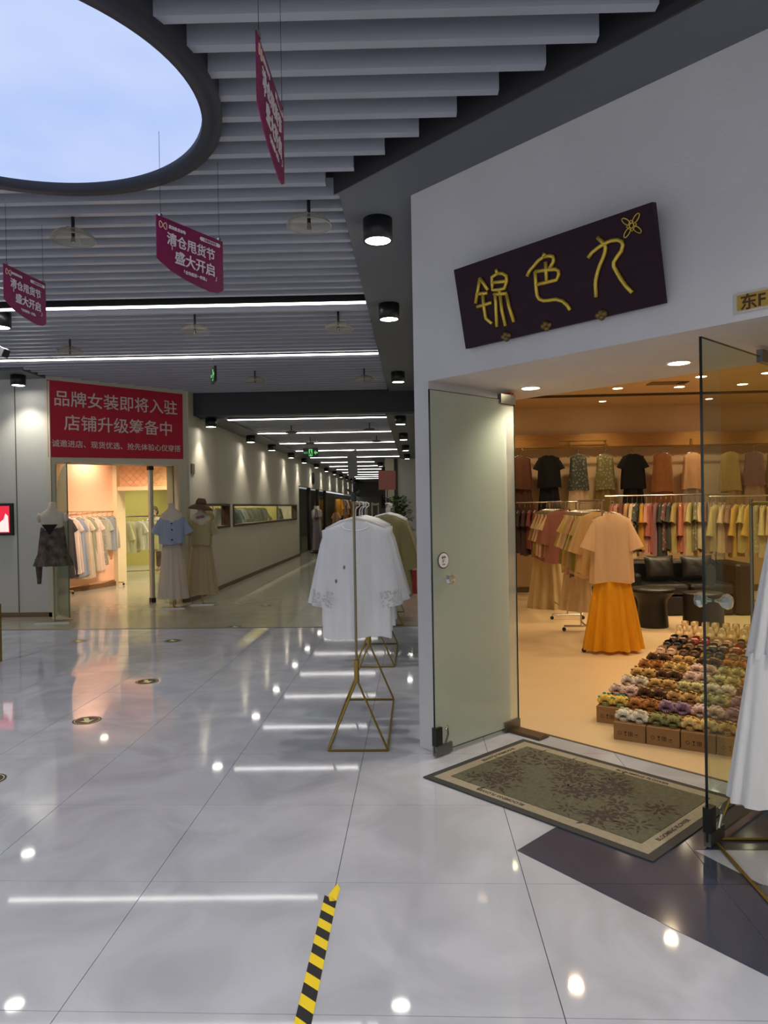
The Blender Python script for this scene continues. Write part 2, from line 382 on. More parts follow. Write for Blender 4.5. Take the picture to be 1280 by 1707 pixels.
struct('baseboard_far_shop', MB().prism([(-7.70,10.99),(-7.66,10.99),(-6.46,15.35),(-6.5,15.35)],0.0006,0.09), mat('brown_plinth',(120,84,48),0.6))
# ------------------------------------------------------------------ ceilings
void = struct('ceiling', MB().box(-14,9,-5.5,13.1,3.95,4.05), VOID, label='dark ceiling void with white baffle slats')
SKC = (-2.03,3.49); RO, RI = 1.087, 0.984
sof = MB()
sof.prism([(-0.45,13.0),(0.0,13.0),(0.0,4.79),(5.4,-0.61),(4.82,-0.61),(-0.47,4.68)], 3.64, 3.9)
struct('ceiling.001', sof, SOFFIT, label='grey metal soffit along the shop wall')
struct('trim_3', MB().prism([(-0.5,4.70),(-0.47,4.68),(4.82,-0.61),(4.78,-0.61)], 3.625, 3.9), BEAM, label='dark edge strip of the soffit')
struct('ceiling.002', MB().box(-14,-5.62,10.2,10.83,3.64,3.9), SOFFIT, label='grey soffit along the left wall')
bm = MB().prism([(-5.2,12.85+yr(-5.2)),(0,12.85+yr(0)),(0,13.1),(-5.2,13.1)], 3.27, 3.9); struct('trim_4', bm, BEAM, label='dark beam across the mouth of the corridor')
def slat_box(x0, x1, yb, z0=3.66, h=0.12, wd=0.054, m=SLAT, par=void):
    if x1-x0 < 0.05: return
    mb = MB(); mb.prism([(x0,yb-wd+yr(x0)),(x1,yb-wd+yr(x1)),(x1,yb+yr(x1)),(x0,yb+yr(x0))], z0, z0+h)
    part('slat', mb, m, par)
LINES_Y = [7.30, 9.72]
yb = 1.089-9*0.198
while yb < 12.8:
    if min(abs(yb-0.03-l) for l in LINES_Y) > 0.13:
        xr = min(-0.47, 1e9) if yb > 4.72 else (4.21-yb)-0.06-0.25
        if yb < 4.72: xr = 4.21-yb-0.10
        if yb > 4.72: xr = -0.47
        xl = -9.0
        if yb > 10.2: xl = max(-5.6 if yb < 10.9 else -5.65+(yb-10.9)*0.76, -5.6)
        c = abs(yb+yr(-2)-0.03-SKC[1])
        if c < RO-0.05:
            hw = math.sqrt((RO-0.03)**2-c*c); slat_box(xl, SKC[0]-hw, yb); slat_box(SKC[0]+hw, xr, yb)
        else: slat_box(xl, xr, yb)
    yb += 0.198
def line_lamp(x0, x1, y, z, par_label, grp='linear ceiling lamps', wdt=0.05, hh=0.09):
    t = thing('line_lamp', par_label, 'lamp', ((x0+x1)/2, y+yr((x0+x1)/2), z), math.atan(0.032), grp)
    L = (x1-x0)/2/math.cos(math.atan(0.032))
    part('housing', MB().box(-L,L,-wdt/2-0.008,wdt/2+0.008,0.008,hh), BLACK, t)
    part('diffuser', MB().box(-L,L,-wdt/2,wdt/2,-0.004,0.008), LINEM, t)
    return t
line_lamp(-5.5,-0.47,7.27,3.645,'bright linear lamp nearest the skylight, across the hall ceiling')
line_lamp(-5.6,-0.47,9.70,3.645,'bright linear lamp second from the skylight, just before the dark beam')
# skylight
SKYM = bpy.data.materials.new('backlit_sky_panel'); SKYM.use_nodes = True
nt = SKYM.node_tree; nt.nodes.remove(nt.nodes['Principled BSDF']); em = nt.nodes.new('ShaderNodeEmission')
tc = nt.nodes.new('ShaderNodeTexCoord'); nz = nt.nodes.new('ShaderNodeTexNoise'); nz.inputs['Scale'].default_value = 1.1
cr = nt.nodes.new('ShaderNodeValToRGB'); cr.color_ramp.elements[0].position = 0.35; cr.color_ramp.elements[0].color = lin((182,202,250))
cr.color_ramp.elements[1].position = 0.7; cr.color_ramp.elements[1].color = lin((202,217,252))
nt.links.new(tc.outputs['Object'], nz.inputs[0]); nt.links.new(nz.outputs[0], cr.inputs[0]); nt.links.new(cr.outputs[0], em.inputs[0])
em.inputs[1].default_value = SKY_E; nt.links.new(em.outputs[0], nt.nodes['Material Output'].inputs[0])
t = thing('round_skylight', 'large round backlit sky panel in a dark ring, top left of the ceiling', 'skylight', (SKC[0],SKC[1],3.62))
part('ring', MB().lathe([(RO,0.2),(RO,0.0),(RI,0.0),(RI,0.045),(RI-0.001,0.2)], 96).sm(), mat('dark_blue_ring',(40,45,58),0.5), t)
part('panel', MB().cyl(0,0,0.04,0.05,RI,n=96), SKYM, t)
# corridor ceiling
cc = struct('ceiling.003', MB().box(-4.9,0.12,13.1,50.2,3.42,3.5), VOID, label='corridor ceiling void')
struct('ceiling.004', MB().box(-3.93,-3.47,13.1,50,3.25,3.42), SOFFIT, label='left grey soffit of the corridor')
struct('ceiling.005', MB().box(-0.52,0.0,13.1,25.1,3.25,3.42), SOFFIT, label='right grey soffit of the corridor')
struct('ceiling.006', MB().box(-1.5,-1.05,25.1,50,3.25,3.42), SOFFIT, label='far right grey soffit of the corridor')
CL = [13.45,16.0,18.6,21.1,24.0,26.7]
yb = 13.2
while yb < 26.5:
    if min(abs(yb-0.03-l) for l in CL) > 0.13: slat_box(-3.46, -0.53 if yb < 25.2 else -1.5, yb, 3.27, 0.1, par=cc)
    yb += 0.2
fs = MB()
while yb < 50:
    fs.box(-3.46,-1.5,yb-0.054,yb,3.27,3.37); yb += 0.2
o = part('slats_far', fs, SLAT, cc); o['kind'] = 'stuff'
for k,y in enumerate(CL): line_lamp(-3.48, -0.52 if y < 25 else -1.5, y, 3.255, 'thin bright linear lamp across the corridor ceiling, %s beyond the dark beam' % ORD[k], 'linear corridor lamps')
for k in range(6): line_lamp(-3.48, -1.5, 29.3+2.6*k, 3.255, 'far linear corridor lamp, %s counted from the dark beam' % ORD[k+6], 'linear corridor lamps', hh=0.014, wdt=0.024)

# ------------------------------------------------------------------ downlight cans
can_me = MB().lathe([(0.0,0.155),(0.105,0.155),(0.105,0.0),(0.092,0.0),(0.088,0.03)], 28).sm().mesh('can', BLACK)
dif_me = MB().cyl(0,0,0.006,0.012,0.09,n=28).mesh('diffuser', LAMPW)
def can(x, y, z, label, e=SPOT_HALL, grp='black ceiling downlights', ang=105):
    t = thing('downlight', label, 'lamp', (x,y,z-0.155), 0, grp)
    link('can', can_me, t); link('diffuser', dif_me, t)
    spot(t, e, (1.0,0.93,0.80), ang, (0,0,-0.01), 0.7, 0.06)
rc = [5.17,7.34,11.05]
for k,y in enumerate(rc): can(-0.24, y, 3.64, 'black downlight on the grey soffit, %s from the shop corner' % ORD[k])
lc = [13.04,16.2,18.6,21.5,24.0,27.0,30.0,33,36,39,42,45]
for k,y in enumerate(lc): can(-3.70, y, 3.25, 'black corridor downlight on the left soffit, %s beyond the beam' % ORD[k], 30 if y < 34 else 22, ang=95)
for k,y in enumerate([13.3,16.4,19.6,23.0]): can(-0.26, y, 3.25, 'black corridor downlight on the right soffit, %s beyond the beam' % ORD[k], 30)
for k,(x,y) in enumerate([(-4.2,-0.8),(-1.9,-1.6),(0.4,-1.2),(2.6,-1.9),(-0.6,-3.6),(-3.4,-3.6),(-5.6,2.2),(-5.4,5.0),(1.9,1.2),(-3.6,0.9)]): can(x,y,3.80,'added black downlight outside the view, %s of those put in to light the hall' % ORD[k], 120, 'added unseen hall downlights', 140)  # unseen downlights added so that floor bounce brightens the slats
for k,y in enumerate([27,30.5,34]): can(-1.3, y, 3.25, 'small far downlight by the corridor pier, %s from the pier corner' % ORD[k], 22)
can(-4.25,7.3,3.66,'black downlight half hidden by the leftmost hanging poster')
can(-5.87,10.52,3.64,'black downlight over the pale wall left of the red banner')
can(-8.2,10.52,3.64,'black downlight on the left soffit outside the view')

# ------------------------------------------------------------------ recessed shop lamps
rdm = MB().lathe([(0.075,0.0),(0.075,-0.006),(0.06,-0.006),(0.06,0.0)], 24).mesh('trim_ring', mat('white_ring',(230,225,215),0.5))
rdl = MB().cyl(0,0,-0.004,-0.001,0.06,n=24).mesh('lens', LAMPY)
def rec(x, y, z, label, e, sc=1.0, col=(1.0,0.76,0.45), ang=130):
    t = thing('recessed_light', label, 'lamp', (x,y,z), 0, 'recessed shop lights'); t.scale = (sc,sc,1)
    link('trim_ring', rdm, t); link('lens', rdl, t)
    if e: spot(t, e, col, ang, (0,0,-0.02), 0.8, 0.06)
for k,(s,tt) in enumerate([(0.379,0.76),(1.45,0.72)]):
    p = st(s,tt); rec(p[0],p[1],2.4,['recessed light over the left glass door','recessed light in the entrance soffit left of the right glass door'][k],SPOT_REVEAL,1.0,(1,0.88,0.68))
for k,(x,y) in enumerate([(2.85,10.3),(3.70,10.3),(3.69,9.5),(4.52,10.2),(4.45,9.35),(2.7,8.0),(1.5,7.2),(3.2,6.4),(4.6,7.8),(1.2,9.6),(2.3,5.6),(4.3,5.2),(5.9,8.6),(6.4,10.4)]):
    rec(x,y,3.2,'recessed warm light in the shop ceiling, %s of those inside' % ORD[k], SPOT_SHOP, 1.1)
for k,(x,y) in enumerate([(3.15,12.3),(4.9,12.3),(1.6,12.3),(6.4,12.3)]): rec(x,y,3.3,'recessed light above the wall rail, %s near the back wall' % ORD[k],SPOT_SHOP*0.6,0.9)
for k,(x,y) in enumerate([(-5.6,12.6),(-5.0,14.2),(-6.4,14.4),(-7.4,18.3),(-5.6,18.0),(-8.4,16.4),(-5.2,21.5),(-8.2,19.8),(-4.9,14.6),(-4.9,17),(-4.9,20),(-4.9,22.6)]):
    rec(x,y,3.0,'unseen ceiling light inside the far left shop, %s of those inside' % ORD[k], (52 if y < 15 else 95) if x < -4.95 else 150, 1.2, (1,0.80,0.62) if y < 15 else (1,0.93,0.72))  # those near the slot windows are added to brighten the clothes there

# ------------------------------------------------------------------ garments
def garment(kind, seed, W=0.42, L=0.62, slv=0.25, sw=0.15, hem=None, depth=0.05, fold=0.018, flare=1.15, droop=0.5, strap=False):
    rnd = random.Random(seed); mb = MB(); n = 36; rows = 13
    ph = rnd.random()*6; k1 = rnd.randint(5,7); k2 = rnd.randint(9,13)
    sh = W/2; hw = (hem or W*flare)/2
    for r in range(rows):
        v = r/(rows-1)
        if r == 0: z = 0.0 if not strap else -0.05; w_ = 0.075 if not strap else sh*0.8; d = 0.025
        elif r == 1: z = -0.025 if not strap else -0.07; w_ = sh*0.62 if not strap else sh*0.88; d = 0.03
        elif r == 2: z = -0.055 if not strap else -0.10; w_ = sh*0.98 if not strap else sh*0.95; d = 0.035
        else:
            vv = (r-2)/(rows-3); z = -0.055-(L-0.055)*vv; w_ = sh*0.96+(hw-sh*0.96)*vv**1.2; d = depth*(0.7+0.6*vv)
        a = fold*min(1, max(0, (v-0.08)*1.6))
        for i in range(n):
            th = 2*PI*i/n; c, s_ = math.cos(th), math.sin(th)
            q = a*math.sin(k1*th+ph)+a*0.5*math.sin(k2*th+ph*2+v*2)
            mb.v.append(((abs(c)**0.8)*math.copysign(1,c)*(w_+q*0.6), (abs(s_)**0.8)*math.copysign(1,s_)*(d+q), z+(0.012*math.sin(3*th+ph) if r == rows-1 else 0)))
    for r in range(rows-1):
        for i in range(n): mb.f.append((r*n+i, r*n+(i+1)%n, (r+1)*n+(i+1)%n, (r+1)*n+i)); mb.m.append(0)
    if slv > 0:
        for sg in (-1,1):
            m = 12; base = len(mb.v); K = 7; fi = math.asin(min(0.95, droop))
            for k in range(K):
                u = k/(K-1); ax = (math.sin(fi), -math.cos(fi)); pp = (math.cos(fi), math.sin(fi))
                wd = 0.062+(sw/2-0.062)*u; dd = 0.026+0.022*u
                cx = sh*0.96-0.062*pp[0]+ax[0]*slv*u; cz = -0.062-0.062*pp[1]*0.9+ax[1]*slv*u
                for i in range(m):
                    th = 2*PI*i/m; e = wd*math.cos(th)*(1 if k else 0.8)
                    mb.v.append((sg*(cx+pp[0]*e), (dd+0.007*math.sin(4*th+ph+u*3)*u)*math.sin(th), cz+pp[1]*e))
            for k in range(K-1):
                for i in range(m): mb.f.append((base+k*m+i, base+k*m+(i+1)%m, base+(k+1)*m+(i+1)%m, base+(k+1)*m+i)); mb.m.append(0)
    if strap:
        for sg in (-1,1): mb.tube([(sg*sh*0.7,0,-0.07),(sg*sh*0.55,0,0.0),(sg*0.09,0,0.015)], 0.006, 5)
    mb.sm(); return mb
def skirt(seed, wt=0.3, hem=0.55, L=0.8, depth=0.07, fold=0.03):
    rnd = random.Random(seed); mb = MB(); n = 60; rows = 9; ph = rnd.random()*6; k1 = 11; k2 = 17
    for r in range(rows):
        v = r/(rows-1); w_ = wt/2+(hem-wt)/2*v**0.9; d = depth*(0.5+0.9*v); a = fold*(0.15+v)
        for i in range(n):
            th = 2*PI*i/n; q = a*math.sin(k1*th+ph)+a*0.35*math.sin(k2*th+1.3*ph)
            mb.v.append((math.cos(th)*(w_+q*0.5), math.sin(th)*(d+q), -L*v))
    for r in range(rows-1):
        for i in range(n): mb.f.append((r*n+i, r*n+(i+1)%n, (r+1)*n+(i+1)%n, (r+1)*n+i)); mb.m.append(0)
    return mb.sm()
GM = {}
def gm(key, mb, m): GM[key] = mb.mesh(key, m)
for s in range(3):
    gm('tee%d'%s, garment('tee', s, 0.38, 0.64+0.05*s, 0.22, 0.17, droop=0.36), FAB)
    gm('blouse%d'%s, garment('blouse', s+5, 0.38, 0.68+0.04*s, 0.40, 0.17, fold=0.02, droop=0.24), FAB)
    gm('dress%d'%s, garment('dress', s+9, 0.36, 1.10+0.06*s, 0.20, 0.15, hem=0.52, depth=0.07, fold=0.025), FAB)
    gm('vest%d'%s, garment('vest', s+13, 0.31, 0.66+0.05*s, 0, 0, flare=1.25), FAB)
gm('print', garment('vest', 31, 0.29, 0.70, 0, 0, hem=0.36), FABP)
gm('printtee', garment('tee', 33, 0.38, 0.66, 0.2, 0.17, droop=0.42), FABP)
gm('slip', garment('slip', 35, 0.34, 1.0, 0, 0, hem=0.5, strap=True), FABP)
gm('skirt', skirt(3), FAB); gm('longskirt', skirt(4,0.32,0.62,1.0,0.10,0.03), FAB)
gm('narrowskirt', skirt(5,0.28,0.42,0.7,0.05,0.012), FAB)
hg = MB(); hk = [(0.0,0,0.02),(0.0,0,0.075),(0.012,0,0.095),(0.03,0,0.105),(0.028,0,0.125),(0.008,0,0.135),(-0.012,0,0.122)]
hg.tube(hk, 0.003, 5); hg.tube([(-0.19,0,-0.05),(-0.09,0,-0.005),(0,0,0.02),(0.09,0,-0.005),(0.19,0,-0.05)], 0.006, 6)
HANG = hg.sm().mesh('hanger', CHROME)
hw_ = MB(); hw_.tube(hk, 0.004, 6); hw_.tube([(-0.2,0,-0.05),(-0.1,0,-0.0),(0,0,0.025),(0.1,0,-0.0),(0.2,0,-0.05)], 0.011, 7)
HANGW = hw_.sm().mesh('hanger', mat('white_plastic_hanger',(220,218,215),0.4))
def hang(name, label, key, x, y, rail, rz, col, grp, tilt=0.0, bottom=None, bcol=None, bdrop=0.55, hanger=HANG, sc=(1,1,1), cat='garment'):
    t = thing(name, label, cat, (x,y,rail-0.122), rz, grp); t.rotation_euler[1] = tilt
    o = link('body' if not bottom else 'top', GM[key] if isinstance(key, str) else key, t, col); o.scale = sc
    if bottom:
        b = link('skirt', GM[bottom] if isinstance(bottom, str) else bottom, t, bcol, loc=(0,0,-bdrop)); b['label'] = 'skirt part below the top'
    link('hanger', hanger, t)
    return t

# ---- gold A-frame rack
def gold_rack(x, y0, y1, ztop, label, grp='gold A-frame racks', hw0=0.195, skew=0.0):
    t = thing('garment_rack', label, 'rack', (x,y0,0), 0, grp); L = y1-y0; r = 0.008
    for yy in (0, L):
        nm = MB().tube([(-hw0,yy,r),(0,yy,0.47)], r, 6).tube([(hw0,yy,r),(0,yy,0.47)], r, 6).tube([(-hw0,yy,r),(hw0,yy,r)], r, 6)
        part('leg_frame', nm, GOLD, t)
        part('sleeve', MB().cyl(0,yy,0.455,0.60,0.017,n=12), GOLD, t)
        part('post', MB().cyl(0,yy,0.60,ztop,0.0085,n=10), mat('bronze_post',(132,122,96),0.35,metal=0.7), t)
    part('base_rail', MB().tube([(-hw0,0,r),(-hw0,L,r)], r, 6), GOLD, t)
    part('base_rail', MB().tube([(hw0,0,r),(hw0,L,r)], r, 6), GOLD, t)
    part('hanging_rail', MB().tube([(0,0,ztop-0.02),(0,L,ztop-0.02)], 0.009, 8), GOLD, t)
    return t
gold_rack(-0.405,4.70,5.95,1.64,'gold A-frame rack nearest the camera, holding the white blouses')
gold_rack(-0.435,7.17,8.37,1.64,'gold A-frame rack behind the nearest one, holding beige tops')
gold_rack(-0.40,9.68,10.9,1.62,'gold A-frame rack furthest away, near the corridor plant')
gold_rack(1.56,2.9,4.0-0.55,1.60,'gold A-frame rack at the right edge of the photograph, under the white dress')
# rack top signs
def rack_sign(x, y, z, label, m, w=0.30, h=0.26, rz=1.35, lean=0.28):
    t = thing('rack_sign', label, 'sign', (x,y,z), 0, 'sign holders on the racks')
    part('clamp', MB().cyl(0,0,-0.01,0.05,0.018,n=12), BLACK, t)
    part('stem', MB().tube([(0,0,0.05),(0.0,0,0.16)],0.006,6), BLACK, t)
    part('branch', MB().tube([(0,0,0.04),(-0.05,-0.01,0.075)],0.007,6).tube([(0,0,0.04),(0.04,0.01,0.06)],0.006,6), BLACK, t)
    mm = Matrix.Translation((0,0,0.15)) @ Matrix.Rotation(rz,4,'Z') @ Matrix.Rotation(lean,4,'Y')
    part('board', MB().box(-w/2,w/2,-0.006,0.006,0,h).xf(mm), m, t)
rack_sign(-0.405,4.70,1.64,'dark speckled sign board seen edge-on above the nearest rack', mat('speckled_board',(78,78,74),0.5,noise=0.5,nscale=40), w=0.2, h=0.17, rz=1.40, lean=-0.15)
rack_sign(-0.33,8.37,1.64,'reddish brown sign board on a black stem above the second rack', mat('redbrown_board',(112,62,54),0.6), w=0.20, h=0.22, rz=0.25, lean=0.0)
# ---- white blouses on rack 1
wb_me = garment('blouse', 77, 0.45, 0.77, 0.50, 0.17, hem=0.46, depth=0.05, fold=0.020, droop=0.13).mesh('blouse_body', SHEER)
wb2_me = garment('blouse', 78, 0.48, 0.72, 0.50, 0.18, hem=0.50, depth=0.05, fold=0.012, droop=0.19).mesh('blouse_body', SHEER)
cuff = MB()
for sg in (-1,1):
    cx = 0.225*0.96-0.062*0.99+0.13*0.455; cz = -0.062-0.008-0.99*0.455
    for k in range(240):
        a = random.random()*2*PI; v_ = random.uniform(-0.06,0.04); cuff.blob((sg*(cx+0.13*v_+0.99*0.084*math.cos(a)), 0.05*math.sin(a), cz-0.99*v_+0.13*0.084*math.cos(a)), 0.007,0.005,0.007,5,4)
cuff_me = cuff.mesh('lace_cuff', mat('silver_lace',(200,202,198),0.6))
neck = MB().tube([(0.085*math.cos(a),-0.012+0.03*math.sin(a)-0.012,-0.006-0.03*(1-math.sin(a))*0.9) for a in [2*PI*i/20 for i in range(20)]],0.006,6,closed=True)
neck_me = neck.mesh('neckline', mat('white_piping',(225,226,228),0.7))
btn_me = MB().blob((-0.075,-0.068,-0.30),0.008,0.006,0.014,6,5).blob((-0.13,-0.070,-0.39),0.008,0.006,0.014,6,5).mesh('brooch', mat('pewter_brooch',(120,118,112),0.5))
names = ['nearest, with silver lace cuffs','second from the front','third from the front','fourth from the front','fifth from the front','sixth from the front','last, at the far post']
for k in range(7):
    yy = 4.82+0.155*k
    t = hang('white_blouse','sheer white blouse on the nearest gold rack, '+names[k], wb_me if k % 2 == 0 else wb2_me, -0.405+random.uniform(-0.012,0.012)*(k>0), yy, 1.62, random.uniform(-0.05,0.05)*(k>0)+PI*(k>9), (250,250,252) if k < 3 else random.choice([(228,226,214),(222,214,190),(235,235,235)]), 'white blouses on the nearest rack', hanger=HANGW, tilt=random.uniform(-0.03,0.03)*(k>0))
    if k == 0:
        link('lace_cuffs', cuff_me, t); link('neckline', neck_me, t); link('brooch', btn_me, t)
for k in range(7):
    yy = 7.27+0.16*k
    hang('beige_shirt','beige top on the second gold rack, %s from the front'%ORD[k], ['blouse0','tee1','blouse1','tee2','blouse2','tee0','blouse0'][k], -0.40+0.10, yy, 1.62, random.uniform(-0.12,0.12), random.choice([(196,186,148),(178,166,128),(206,198,170),(150,140,96)]), 'tops on the second rack', sc=(1.12,1,1.15), hanger=HANGW)
for k in range(5):
    hang('pale_shirt','pale top on the third gold rack, %s from the front'%ORD[k], 'tee%d'%(k%3), -0.38, 9.8+0.2*k, 1.60, random.uniform(-0.1,0.1), random.choice([(190,180,150),(170,160,120),(200,196,180)]), 'tops on the third rack', hanger=HANGW)
# white tiered skirt at the right edge
sk1 = MB()
def tier(z0,z1,w0,w1,n=80,d0=0.05,d1=0.11,fold=0.016,seed=1):
    mb = MB(); ph = seed*1.7; rows = 8
    for r in range(rows):
        v = r/(rows-1)
        for i in range(n):
            th = 2*PI*i/n; q = fold*(0.2+v)*(math.sin(13*th+ph)+0.5*math.sin(23*th+ph*2))
            mb.v.append((math.cos(th)*(w0+(w1-w0)*v+q*0.6), math.sin(th)*(d0+(d1-d0)*v+q), z0+(z1-z0)*v))
    for r in range(rows-1):
        for i in range(n): mb.f.append((r*n+i, r*n+(i+1)%n, (r+1)*n+(i+1)%n, (r+1)*n+i)); mb.m.append(0)
    return mb.sm()
t = thing('white_tiered_skirt','long white tiered gauze skirt hanging at the right edge of the photograph','skirt',(1.555,2.98,1.48),0.0)
wcol = (236,237,240)
part('upper_tier', tier(0,-0.52,0.13,0.215,seed=1), SHEER, t, wcol); part('lower_tier', tier(-0.50,-1.10,0.222,0.305,d0=0.08,d1=0.14,seed=2), SHEER, t, wcol)
part('waistband', MB().lathe([(0.13,0.0),(0.132,-0.03)],40).xf(Matrix.Scale(0.4,4,(0,1,0))).sm(), SHEER, t, (225,226,230))
part('hanger', MB().tube([(0,0,0.11),(0,0,0.02)],0.004,6).tube([(-0.13,0,0.0),(0.13,0,0.0)],0.006,6), CHROME, t)

# ------------------------------------------------------------------ glass doors of the right shop
ring_me = MB().lathe([(0.0,0.0),(0.036,0.0),(0.036,-0.004),(0.0,-0.004)],24).mesh
def push_sticker(par, s_off, z, side):
    # par local: x along leaf, y normal
    mm = frame((s_off,side*0.0075,z),(1 if side < 0 else -1,0,0),(0,0,1))
    rim = part('sticker_rim', MB().lathe([(0,0.0005),(0.052,0.0005),(0.052,0.003),(0,0.003)],28).xf(mm), mat('grey_rim',(70,72,74),0.4), par)
    part('sticker', MB().lathe([(0,0.0031),(0.046,0.0031),(0.046,0.004),(0,0.004)],28).xf(mm), mat('white_sticker',(238,238,240),0.4), rim)
    tx = part('lettering', text_mesh('推',0.045,mat('blue_black_ink',(46,54,90),0.5),0.001,0.0003), None, rim); tx.matrix_local = mm @ Matrix.Translation((0,0.008,0.0045))
    tx = part('lettering', text_mesh('PUSH',0.012,mat('blue_black_ink'),0.0003,0.0003), None, rim); tx.matrix_local = mm @ Matrix.Translation((0,-0.026,0.0045))
def crystal_knob(par, s_off, z):
    for sd in (-1,1):
        mb = MB().lathe([(0.006,0.0),(0.010,0.02),(0.032,0.04),(0.038,0.058),(0.030,0.075),(0.0,0.082)],8)
        mm = Matrix.Translation((s_off,sd*0.006,z)) @ Matrix.Rotation(-sd*PI/2,4,'X')
        k = part('door_knob', mb.xf(mm), CRYS, par, label='faceted clear crystal knob')
def leaf(name, s, t0, t1, ztop, label, knobs, gmat=None):
    """door leaf open 90 degrees: local x runs from free edge to hinge (into shop)"""
    d = st3(s,t0,0.0); th = thing(name, label, 'door', d, PI/4, 'glass doors of the right shop')
    L = t1-t0
    e = MB(); z0 = 0.03; h = 0.006
    e.box(0,0.0035,-h,h,z0,ztop); e.box(L-0.0035,L,-h,h,z0,ztop); e.box(0.0035,L-0.0035,-h,h,z0,z0+0.003); e.box(0.0035,L-0.0035,-h,h,ztop-0.003,ztop)
    part('pane', MB().quad((0.0035,0,z0+0.003),(L-0.0035,0,z0+0.003),(L-0.0035,0,ztop-0.003),(0.0035,0,ztop-0.003)), gmat or GLASS_L, th)
    part('pane_edge', e, GEDGE, th, label='dark green polished edge of the glass')
    for x in ((0.0,0.15),(L-0.16,L)):
        part('patch_fitting', MB().box(x[0],x[1],-0.016,0.016,0.012,0.075), SILVER, th)
    part('lock_case', MB().box(-0.004,0.055,-0.018,0.018,0.075,0.19), BLACK, th)
    part('top_patch', MB().box(L-0.16,L,-0.016,0.016,ztop-0.03,ztop+0.035), SILVER, th)
    part('chain', MB().tube([(0.08,-0.02,0.08),(0.10,-0.025,0.14),(0.095,-0.024,0.19),(0.08,-0.02,0.17)],0.007,6), CHROME, th)
    push_sticker(th, 0.10, 1.245, knobs); crystal_knob(th, 0.10, 1.13)
    return th
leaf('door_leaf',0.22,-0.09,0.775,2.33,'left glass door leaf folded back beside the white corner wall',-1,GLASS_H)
leaf('door_leaf',1.93,-0.083,0.775,2.345,'right glass door leaf standing open before the shoe display',1)
# floor springs
for s,lab in ((0.33,'steel floor spring plate by the left glass door'),(1.88,'steel floor spring plate by the right glass door')):
    p = st(s,0.70); o = part('floor_spring', MB().box(-0.16,0.16,-0.055,0.055,0.0,0.012).box(-0.15,0.15,-0.045,0.045,0.012,0.015), mat('worn_bronze',(96,78,60),0.4,metal=0.6), loc=(p[0],p[1],0.003), rz=-PI/4); tag(o, lab, 'door hardware')
# small red alarm box
t = thing('alarm_box','small red alarm box under the entrance soffit by the left glass door','alarm',st3(0.17,0.78,2.30),-PI/4)
part('case', MB().box(-0.035,0.035,-0.02,0.02,0,0.09), RED, t); part('face', MB().cyl(0,0,0,0.004,0.02,n=16).xf(Matrix.Translation((0,-0.021,0.045)) @ Matrix.Rotation(PI/2,4,'X')), BLACK, t)

# ------------------------------------------------------------------ shop sign
t = thing('shop_sign','dark plum wooden shop sign with gold seal-script characters above the entrance','sign')
TL = st3(0.478,-0.14,3.000); TR = st3(1.718,-0.14,3.004); BL = st3(0.492,-0.045,2.540); BR = st3(1.735,-0.045,2.545)
fx = (TR-TL).normalized(); fy = (TL-BL).normalized(); n_ = fx.cross(fy).normalized(); fy = n_.cross(fx)
SW, SH = 1.248, 0.468
t.matrix_world = frame(BL, fx, fy)
part('board', MB().box(0,SW,0,SH,-0.04,0), PLUM, t)
def q2l(s, z):
    v = (z-2.55-(s-0.45)/1.25*0.012)/0.488
    s0 = 0.467+(0.370-0.467)*v; s1 = 1.709+(1.655-1.709)*v
    return ((s-s0)/(s1-s0)*SW, v*SH, 0.006)
STK = [('锦',[[(0.583,2.943),(0.55,2.805)],[(0.583,2.943),(0.644,2.861)],[(0.555,2.858),(0.64,2.845)],[(0.562,2.782),(0.67,2.785)],[(0.604,2.847),(0.614,2.766),(0.629,2.701),(0.674,2.664)],
 [(0.703,2.963),(0.713,2.938)],[(0.713,2.938),(0.673,2.927),(0.675,2.89),(0.679,2.853),(0.72,2.846),(0.765,2.844),(0.781,2.88),(0.779,2.91),(0.75,2.93),(0.713,2.938)],[(0.676,2.895),(0.773,2.882)],[(0.73,2.841),(0.73,2.819)],[(0.687,2.828),(0.783,2.812)],[(0.695,2.826),(0.702,2.78),(0.704,2.732),(0.71,2.638)],[(0.733,2.818),(0.747,2.723),(0.772,2.632)],[(0.779,2.81),(0.8,2.727),(0.832,2.642)]]),
('色',[[(1.04,2.969),(1.031,2.951)],[(1.031,2.951),(0.998,2.94),(0.969,2.919),(0.94,2.9),(0.923,2.875)],[(1.031,2.951),(1.07,2.947),(1.094,2.937),(1.097,2.922),(1.094,2.908),(1.069,2.879)],[(0.977,2.887),(1.05,2.878),(1.11,2.868),(1.127,2.855),(1.129,2.835),(1.116,2.811),(1.05,2.813),(0.99,2.815)],[(1.046,2.921),(1.051,2.821)],[(0.977,2.887),(0.98,2.84),(0.984,2.79),(0.99,2.755),(1.004,2.734),(1.03,2.72),(1.061,2.715),(1.11,2.71),(1.153,2.691),(1.18,2.665),(1.199,2.635)]]),
('九',[[(1.362,2.964),(1.398,2.924),(1.408,2.905),(1.404,2.88),(1.394,2.858),(1.375,2.825),(1.363,2.798),(1.352,2.76),(1.349,2.733),(1.353,2.669)],[(1.308,2.878),(1.33,2.898),(1.364,2.913),(1.40,2.924),(1.44,2.928),(1.475,2.922),(1.496,2.908),(1.503,2.89),(1.495,2.865),(1.468,2.838),(1.452,2.82),(1.452,2.80),(1.467,2.772),(1.49,2.73),(1.52,2.685),(1.552,2.648)]])]
for nm,strokes in STK:
    mb = MB()
    for sk in strokes: mb.tube([q2l(*p) for p in sk], 0.0105, 8)
    part('character', mb.sm(), GOLDL, t, label='gold character '+nm)
mb = MB()
